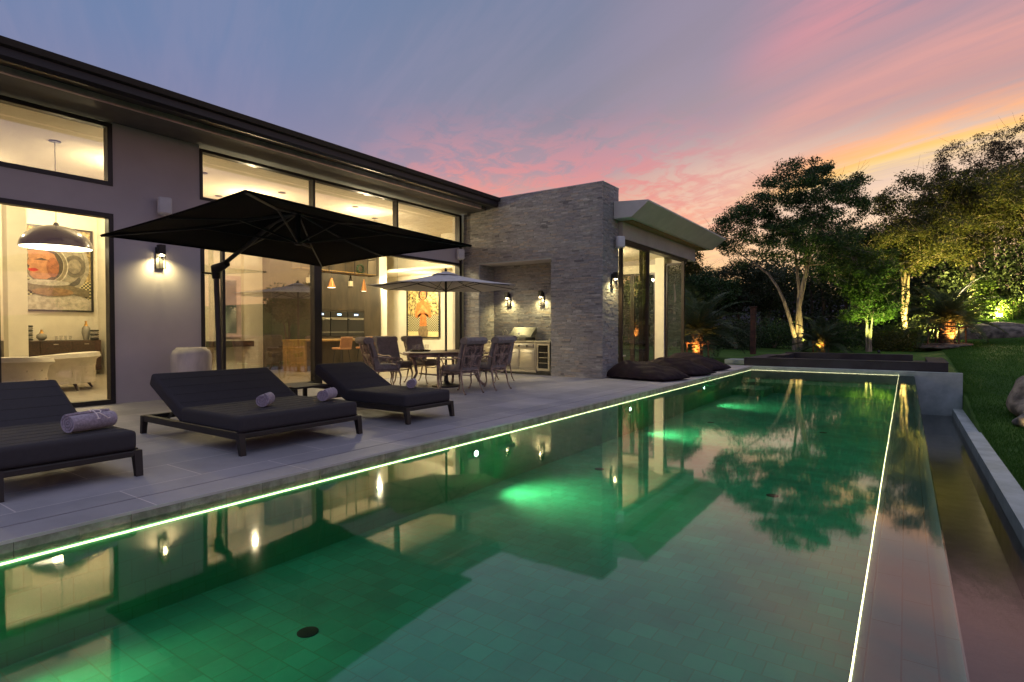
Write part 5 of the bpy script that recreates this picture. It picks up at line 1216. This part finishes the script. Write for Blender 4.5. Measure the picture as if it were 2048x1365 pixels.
tree('garden_tree', 'slender straight tree with a warm lit stem behind the staked palm', 'tree', (3.2, 44.5),
     [(0.1, 0, 6.6), (-0.7, 0.3, 5.6)], [(0.0, 0, 5.9, 2.6, 2.0, 1.6), (-1.0, 0, 4.4, 1.3, 1.3, 0.8)], 120, 22000, 0.12, 'leaf_mid', 'bark_pale', 14, 0.14, 0.5, TR)
tree('garden_tree', 'leaning slim tree with a pale lit trunk at the right picture edge', 'tree', (6.1, 44.0),
     [(-0.9, 0, 6.5), (0.4, 0.2, 6.2)], [(-0.6, 0, 6.4, 3.3, 2.4, 2.3), (-1.0, 0, 8.0, 2.0, 1.8, 1.1)], 130, 24000, 0.12, 'leaf_mid', 'bark_pale', 15, 0.17, 0.5, TR)
tree('garden_tree', 'bright green bushy young tree on thin stems, lit beside the big tree', 'tree', (-1.45, 31.6),
     [(0.1, 0, 3.3), (-0.3, 0.1, 2.9), (0.45, 0.1, 3.0), (0.2, -0.2, 2.6)], [(0.1, 0, 3.6, 1.4, 1.2, 1.3), (-0.5, 0, 2.2, 1.0, 0.9, 0.7), (0.7, 0, 1.9, 0.8, 0.8, 0.5)], 100, 16000, 0.115, 'leaf_bright', 'bark_pale', 16, 0.08, 0.42, TR)
tree('garden_tree', 'dark bushy tree between the big tree and the lit trunk tree', 'tree', (-2.2, 40.0),
     [(0.1, 0, 5.5), (-0.9, 0.3, 5.0)], [(0.0, 0, 5.4, 3.0, 2.2, 1.9)], 150, 24000, 0.13, 'leaf_dark', 'bark_dark', 17, 0.17, 0.6, TR)
tree('garden_tree', 'low broad dark tree behind the glazed garden room', 'tree', (-13.2, 38.0),
     [(0.1, 0, 3.6), (-0.9, 0.3, 3.0)], [(0.0, 0, 4.0, 3.0, 2.2, 1.5), (2.6, 0, 3.4, 2.0, 1.8, 1.2)], 150, 24000, 0.13, 'leaf_dark', 'bark_dark', 18, 0.15, 0.6, TR)
tree('garden_tree', 'dark layered tree seen past the corner of the canopy', 'tree', (-9.3, 40.0),
     [(0.1, 0, 4.2), (0.9, 0.3, 3.6)], [(-0.3, 0, 4.6, 2.0, 1.8, 0.9), (1.8, 0, 4.1, 1.9, 1.8, 0.8), (0, 0, 2.8, 3.0, 2.0, 1.0)], 140, 22000, 0.13, 'leaf_wood', 'bark_dark', 19, 0.15, 0.6, TR)
tree('garden_tree', 'thin tall tree behind the rear panes of the glazed garden room', 'tree', (-11.2, 33.0),
     [(0.1, 0, 4.8)], [(0.0, 0, 4.9, 1.5, 1.4, 1.1)], 70, 8000, 0.15, 'leaf_mid', 'bark_pale', 20, 0.11, 0.5, TR)
# trees outside the frame on the pool side, seen only mirrored in the windows
for k, (x, y, h) in enumerate([(19, 27, 4.6), (23, 33, 5.6), (16, 13, 4.6)]):
    tree('garden_tree', 'spreading garden tree mirrored in the window glass, number of its stems three' if False else ['round tree standing right of the lawn, mirrored in the sliding door', 'tall tree at the far right of the lawn, mirrored in the sliding door', 'small tree right of the pool, mirrored in the left window'][k], 'tree', (x, y, -0.5), [(0, 0, h*0.6), (1, 0, h*0.55)], [(0, 0, h*0.8, h*0.4, h*0.4, h*0.3)], 90, 8000, 0.2, 'leaf_dark', 'bark_dark', 30+k, 0.18, 0.7, TR)

def palm(base, label, th, tr, nf, fl, seed, name='palm', group='palms in the garden', droop=0.6, lw=0.035, az0=0.0):
    bx, by = base; bz = float(ground(bx, by)); rng = random.Random(seed); t = thing(name, label, 'palm', (bx, by, bz), group)
    m = M(); n = int(th/0.07)
    prof = []
    for k in range(n+1):
        z = k*th/n; prof.append((tr*(1.12-0.1*k/n)*(1+0.07*(k % 2)), z))
    m.lathe(prof+[(tr*0.5, th+0.15)], (bx, by, bz-0.05), 18)
    for k in range(int(th*60)):     # old leaf bases
        a = k*2.4; z = bz + th*k/(th*60); d = Vector((math.cos(a), math.sin(a), 0)); p = Vector((bx, by, z)) + d*tr*1.0; m.obox(p + d*0.02, (0.07, 0.07, 0.04), (0, -0.8, a))
    m.build('trunk', 'palm_bark', t)
    V = []; F = []; cr = np.array([bx, by, bz+th]); fr = M()
    for f in range(nf):
        a = f*2.399+az0; el = R(78) - R(95)*(f/nf)**0.9; L = fl*rng.uniform(0.85, 1.1); d = np.array([math.cos(a), math.sin(a), 0])
        pts = []; p = cr.copy(); ang = el; N = 16
        for k in range(N+1):
            pts.append(p.copy()); ang -= droop*1.6/N*(0.4+1.2*k/N); p = p + (d*math.cos(ang) + np.array([0,0,math.sin(ang)]))*L/N
        fr.tube(pts, [0.022*(1-0.85*k/N) for k in range(N+1)], 5, False)
        side = np.cross(d, [0,0,1]);
        for k in range(2, N*3):
            q = k/3; i = int(q); g = q-i
            if i >= N: break
            c = pts[i]*(1-g)+pts[i+1]*g; tg = pts[i+1]-pts[i]; tg = tg/np.linalg.norm(tg); ll = fl*0.26*math.sin(PI*min(1, 0.12+0.88*q/N))**0.6*(1-0.35*q/N)
            for s in (-1, 1):
                dr = side*s*0.85 + tg*0.55 + np.array([0,0,0.28+rng.uniform(-.15,.12)]); dr /= np.linalg.norm(dr); e = c+dr*ll+np.array([0,0,-0.10*ll]); w = np.cross(dr, np.cross(dr, tg)+[0,0,1e-3]); w = w/(np.linalg.norm(w)+1e-6)*lw*0.5
                o = len(V); V += [c-w*0.4, (c+e)/2-w+[0,0,0.01], e, (c+e)/2+w+[0,0,0.01]]; F.append((o, o+1, o+2, o+3))
    fr.build('frond_stems', 'palm_leaf', t); raw_mesh('fronds', np.array(V), np.array(F), 'palm_leaf', t)
    return t
palm((-6.75, 22.6), 'date palm with an orange lit trunk just right of the glazed garden room', 1.15, 0.17, 34, 2.3, 1)
palm((1.6, 33.9), 'large date palm with a thick trunk and wooden stakes on the lawn at the right', 1.35, 0.30, 44, 2.3, 2)
palm((-3.3, 30.4), 'small low palm with orange lit fronds beside the foot of the big tree', 0.35, 0.16, 26, 1.7, 3)
def stakes(c, r, h, label, n=4):
    bz = float(ground(*c)); t = thing('palm_support', label, 'tree support', (c[0], c[1], bz), 'wooden tree supports')
    for k in range(n):
        a = 2*PI*k/n+0.5; M().tube([(c[0]+r*math.cos(a), c[1]+r*math.sin(a), bz-0.1), (c[0]+r*0.96*math.cos(a), c[1]+r*0.96*math.sin(a), bz+h)], 0.035, 8).build('stake', 'stake_wood', t)
    m = M()
    for k in range(n):
        a = 2*PI*k/n+0.5; b = 2*PI*(k+1)/n+0.5; o = 0.04*(k % 2)
        p = Vector((c[0]+r*math.cos(a), c[1]+r*math.sin(a), bz+h-0.05-o)); q = Vector((c[0]+r*math.cos(b), c[1]+r*math.sin(b), bz+h-0.05-o)); d = (q-p)*0.12
        m.tube([p-d, q+d], 0.028, 8)
    m.build('rail', 'stake_wood', t)
stakes((1.6, 33.9), 0.85, 1.05, 'square wooden stake frame round the large palm on the lawn'); stakes((-6.75, 22.6), 0.42, 0.75, 'small wooden stake frame round the palm beside the garden room'); stakes((-3.3, 30.4), 0.35, 0.55, 'small orange lit wooden stake frame round the low palm')
t = thing('rusty_post', 'tall square rust-brown post standing before the dark woods', 'post', (-5.75, 27.7, 0.05)); M().rbox((-5.75, 27.7, 1.12), (0.22, 0.22, 2.2), 0.01, 1).build('shaft', 'rust', t); M().rbox((-5.75, 27.7, 2.24), (0.30, 0.30, 0.05), 0.01, 1).build('cap', 'rust', t)
tag
def shrub(x, y, r, h, mat, seed, label, ls=0.12, n=3000, z=None):
    rng = np.random.default_rng(seed); bz = float(ground(x, y)) if z is None else z; t = thing('shrub', label, 'shrub', (x, y, bz), 'shrubs at the edge of the lawn')
    m = M()
    for k in range(9):
        a = rng.random()*2*PI; e = np.array([x+r*0.7*math.cos(a), y+r*0.7*math.sin(a), bz+h*rng.uniform(0.6, 1.0)]); m.tube(limb_path(rng, (x+rng.normal()*0.05, y+rng.normal()*0.05, bz-0.05), e, 0.08, 4), [0.018, 0.014, 0.011, 0.008, 0.004], 5, False)
    m.build('stems', 'bark_pale', t)
    k = 26; cs = np.stack([x+rng.normal(size=k)*r*0.5, y+rng.normal(size=k)*r*0.5, bz+h*(0.15+0.8*rng.random(k))], -1); pts = np.repeat(cs, n//k, 0); pts = pts+rng.normal(size=pts.shape)*r*0.2
    pts[:, 2] = np.maximum(pts[:, 2], bz+0.02); V, F = leaf_quads(pts, ls, rng, 0.45); raw_mesh('foliage', V, F, mat, t)
SH = [(-0.2, 36.6, 0.9, 1.0, 'leaf_bright', 'glowing yellow green shrub at the foot of the lit trunk tree'), (2.6, 40.0, 1.2, 1.3, 'leaf_bright', 'bright lime shrub just left of the floodlight'), (4.9, 40.5, 1.2, 1.0, 'leaf_bright', 'bright shrub just right of the floodlight'),
      (-2.6, 33.5, 1.1, 1.3, 'leaf_dark', 'dark shrub between the low palm and the young green tree'), (-5.9, 33.5, 1.2, 1.3, 'leaf_dark', 'dark shrub left of the pale forked trunk'), (-7.5, 32.0, 1.4, 1.5, 'leaf_wood', 'dark shrub behind the rusty post'),
      (-0.6, 33.0, 0.9, 0.8, 'leaf_mid', 'low olive shrub right of the young green tree'), (-9.3, 30.5, 1.6, 1.6, 'leaf_wood', 'dark mound shrub behind the palm by the garden room'), (-11.8, 29.5, 1.6, 1.8, 'leaf_mid', 'olive shrub seen through the garden room glass'), (3.6, 42.8, 0.8, 2.4, 'leaf_bright', 'tall leggy plant with flat leaf tops behind the floodlight')]
for k, s_ in enumerate(SH): shrub(s_[0], s_[1], s_[2], s_[3], s_[4], 50+k, s_[5])
# far woods as one mass
def woods():
    rng = np.random.default_rng(77); cs = []; m = M()
    for k in range(190):
        x = rng.uniform(-46, 26); y = rng.uniform(46, 62) + 0.0*x; 
        if x < -7: y = rng.uniform(41, 56)
        h = (4.2 + 1.3*math.sin(x*0.35+1) + rng.uniform(0, 1.6)) + (max(0, x)*0.42 if x < 14 else 5.9) + (1.7 if x > -9.5 else -0.2)
        g = float(ground(x, y)); r = rng.uniform(1.6, 2.8)
        q = 22
        d = rng.normal(size=(q, 3)); d /= np.linalg.norm(d, axis=1)[:, None]
        c = np.array([x, y, g+h-r*0.6]) + d*np.array([r, r, r*0.8])*rng.random((q, 1))**0.4; cs.append(c)
        c2 = np.stack([x+rng.normal(size=20)*r*0.8, y+rng.normal(size=20)*r*0.8, g+rng.random(20)*h*0.85], -1); cs.append(c2)
        m.tube(limb_path(rng, (x, y, g-0.2), (x+rng.normal()*0.6, y, g+h*0.8), 0.04, 4), [0.16, 0.14, 0.11, 0.08, 0.04], 6, False)
    for k in range(70):
        x = rng.uniform(-2, 24); y = rng.uniform(44, 50); g = float(ground(x, y)); h = rng.uniform(2.6, 4.6)+max(0, x)*0.15
        c2 = np.stack([x+rng.normal(size=26)*1.3, y+rng.normal(size=26)*0.8, g+rng.random(26)*h], -1); cs.append(c2)
    c = np.concatenate(cs); pts = np.repeat(c, 26, 0); pts = pts + rng.normal(size=pts.shape)*np.array([0.45, 0.45, 0.32])
    V, F = leaf_quads(pts, 0.24, rng, 0.5); o = raw_mesh('woods', V, F, 'leaf_wood'); o['kind'] = 'stuff'; o['label'] = 'dark mass of far woodland behind the garden'; o['category'] = 'woods'
    m.build('woods_trunks', 'bark_dark', o, world=False)
    # undergrowth belt
    k = 26000; x = rng.uniform(-26, 3, k); y = 35+rng.uniform(0, 6, k)+np.where(x < -6, -2.0, 1.5); z = ground(x, y)+rng.random(k)**1.5*(1.1+0.5*np.sin(x*1.7)+0.4*np.sin(x*0.6+2)); V, F = leaf_quads(np.stack([x, y, z], -1), 0.17, rng, 0.4)
    o = raw_mesh('undergrowth', V, F, 'leaf_wood'); o['kind'] = 'stuff'; o['label'] = 'dark undergrowth at the foot of the trees'; o['category'] = 'undergrowth'
woods()
def hills():
    n = 60; vs = []; fs = []
    for i in range(n+1):
        x = -420+i*9.0; h = 12+18*math.exp(-((x+80)/70)**2)+6*math.sin(x*0.03)
        vs += [(x, 290, -6), (x, 320, max(2, h)), (x, 380, -6)]
    for i in range(n):
        a = 3*i; fs += [(a, a+3, a+4, a+1), (a+1, a+4, a+5, a+2)]
    struct(M().add(vs, fs).build('hills', 'hill', None, 60))
hills()
# rocks and bank
def rock(c, s, seed, label, name='boulder'):
    b = bmesh.new(); bmesh.ops.create_icosphere(b, subdivisions=5, radius=1); rnd = np.random.default_rng(seed); ph = rnd.uniform(0, 6, 30); fr = rnd.normal(size=(30, 3))*1.6
    for k in range(15, 30): fr[k] *= 2.6
    for v in b.verts:
        d = sum((0.10 if k < 15 else 0.035)*math.sin(float(np.dot(fr[k], v.co))+ph[k]) for k in range(30)); v.co *= 1+0.6*d
        v.co.x *= s[0]; v.co.y *= s[1]; v.co.z *= s[2]
    o = M().bm(b).build(name, 'rock', None, 30); o.location = c; return tag(o, label, 'rock')
rock((2.62, 17.6, -0.45), (0.74, 0.85, 0.58), 1, 'large brown boulder at the right edge on the lawn above the channel'); rock((2.25, 16.5, -0.82), (0.28, 0.3, 0.22), 2, 'smaller rock at the foot of the large brown boulder')
rock((1.9, 22.4, -0.62), (0.13, 0.12, 0.08), 3, 'small pale stone lying on the lawn')
rock((5.0, 37.4, 0.85), (3.0, 0.9, 0.85), 5, 'long low brown earth bank below the floodlight', 'earth_bank')
rock((1.6, 33.9, 0.42), (1.3, 1.1, 0.16), 6, 'low soil mound round the foot of the large palm', 'soil_mound')

# ------------------------------------------------------------------ garden lights
def uplight(p, target, power, col, label, size=R(80), glow='bulb', r=0.06):
    t = thing('garden_spotlight', label, 'garden light', p, 'garden spotlights'); p = Vector(p); d = (Vector(target)-p).normalized(); q = d.to_track_quat('Z', 'Y').to_matrix()
    M().lathe([(r*0.7, -0.06), (r, -0.04), (r, 0.06), (r*0.85, 0.062), (r*0.85, 0.03)], p+Vector((0,0,0.08)), 16, q).build('housing', 'black_frame', t, 40)
    M().lathe([(r*0.84, 0.035), (0.0001, 0.04)], p+Vector((0,0,0.08)), 16, q).build('lens', glow, t, 40)
    M().tube([p+Vector((0,0,-0.08)), p+Vector((0,0,0.05))], 0.012, 6).build('spike', 'black_frame', t)
    lamp('SPOT', p+Vector((0,0,0.08))+d*0.09, power, col, 0.04, target, size, 0.7, 'garden_lamp', t)
YG = (1.0, 0.80, 0.25); OR = (1.0, 0.45, 0.10)
gz = lambda x, y: float(ground(x, y))
uplight((-4.35, 31.2, gz(-4.35, 31.2)), (-4.45, 32.1, 3.0), 330, YG, 'spotlight at the foot of the big forked tree')
uplight((-6.75, 22.1, gz(-6.75, 22.1)), (-6.75, 22.6, 1.2), 160, OR, 'orange spotlight at the foot of the palm by the garden room')
uplight((-3.3, 29.9, gz(-3.3, 29.9)), (-3.3, 30.5, 1.2), 260, OR, 'orange spotlight under the small low palm')
uplight((-0.35, 37.7, gz(-0.35, 37.7)), (-0.1, 38.8, 3.8), 3500, YG, 'spotlight at the foot of the lit trunk tree')
uplight((-1.0, 30.6, gz(-1.0, 30.6)), (-1.3, 31.6, 2.4), 800, (0.85, 1.0, 0.25), 'spotlight under the bright young green tree')
uplight((1.9, 33.3, gz(1.9, 33.3)+0.1), (1.7, 33.8, 1.6), 500, OR, 'orange spotlight inside the wooden stakes of the large palm')
uplight((3.0, 43.0, gz(3.0, 43.0)), (3.2, 44.5, 6.5), 6000, YG, 'spotlight below the slender straight tree')
uplight((5.6, 42.6, gz(5.6, 42.6)), (5.6, 44.2, 6.5), 6000, YG, 'spotlight below the leaning slim tree')
uplight((1.6, 36.2, gz(1.6, 36.2)), (1.2, 40.0, 7.0), 5000, (1.0, 0.78, 0.2), 'spotlight behind the large palm shining up into the trees', R(110))
uplight((2.15, 15.9, gz(2.15, 15.9)), (2.5, 17.4, 0.0), 14, (1.0, 0.7, 0.35), 'small spotlight in the grass in front of the brown boulder', R(90))
# floodlight facing the pool
t = thing('floodlight', 'bright white floodlight on the bank glaring towards the pool', 'floodlight', (4.05, 39.3, 1.75))
M().rbox((4.05, 39.3, 1.97), (0.26, 0.08, 0.2), 0.01, 1).build('housing', 'black_frame', t); M().box(3.95, 4.15, 39.245, 39.259, 1.90, 2.04).build('lens', 'spot_glow', t); M().tube([(4.05, 39.3, 1.0), (4.05, 39.3, 1.9)], 0.02, 6).build('stand', 'black_frame', t)
lamp('SPOT', (4.05, 39.2, 1.97), 1800, (1.0, 0.80, 0.40), 0.08, (3.4, 37.0, 1.5), R(160), 0.9, 'flood_light', t)
lamp('SPOT', (4.05, 39.6, 2.0), 3500, YG, 0.08, (3.6, 43.0, 4.5), R(120), 0.9, 'flood_light', t)
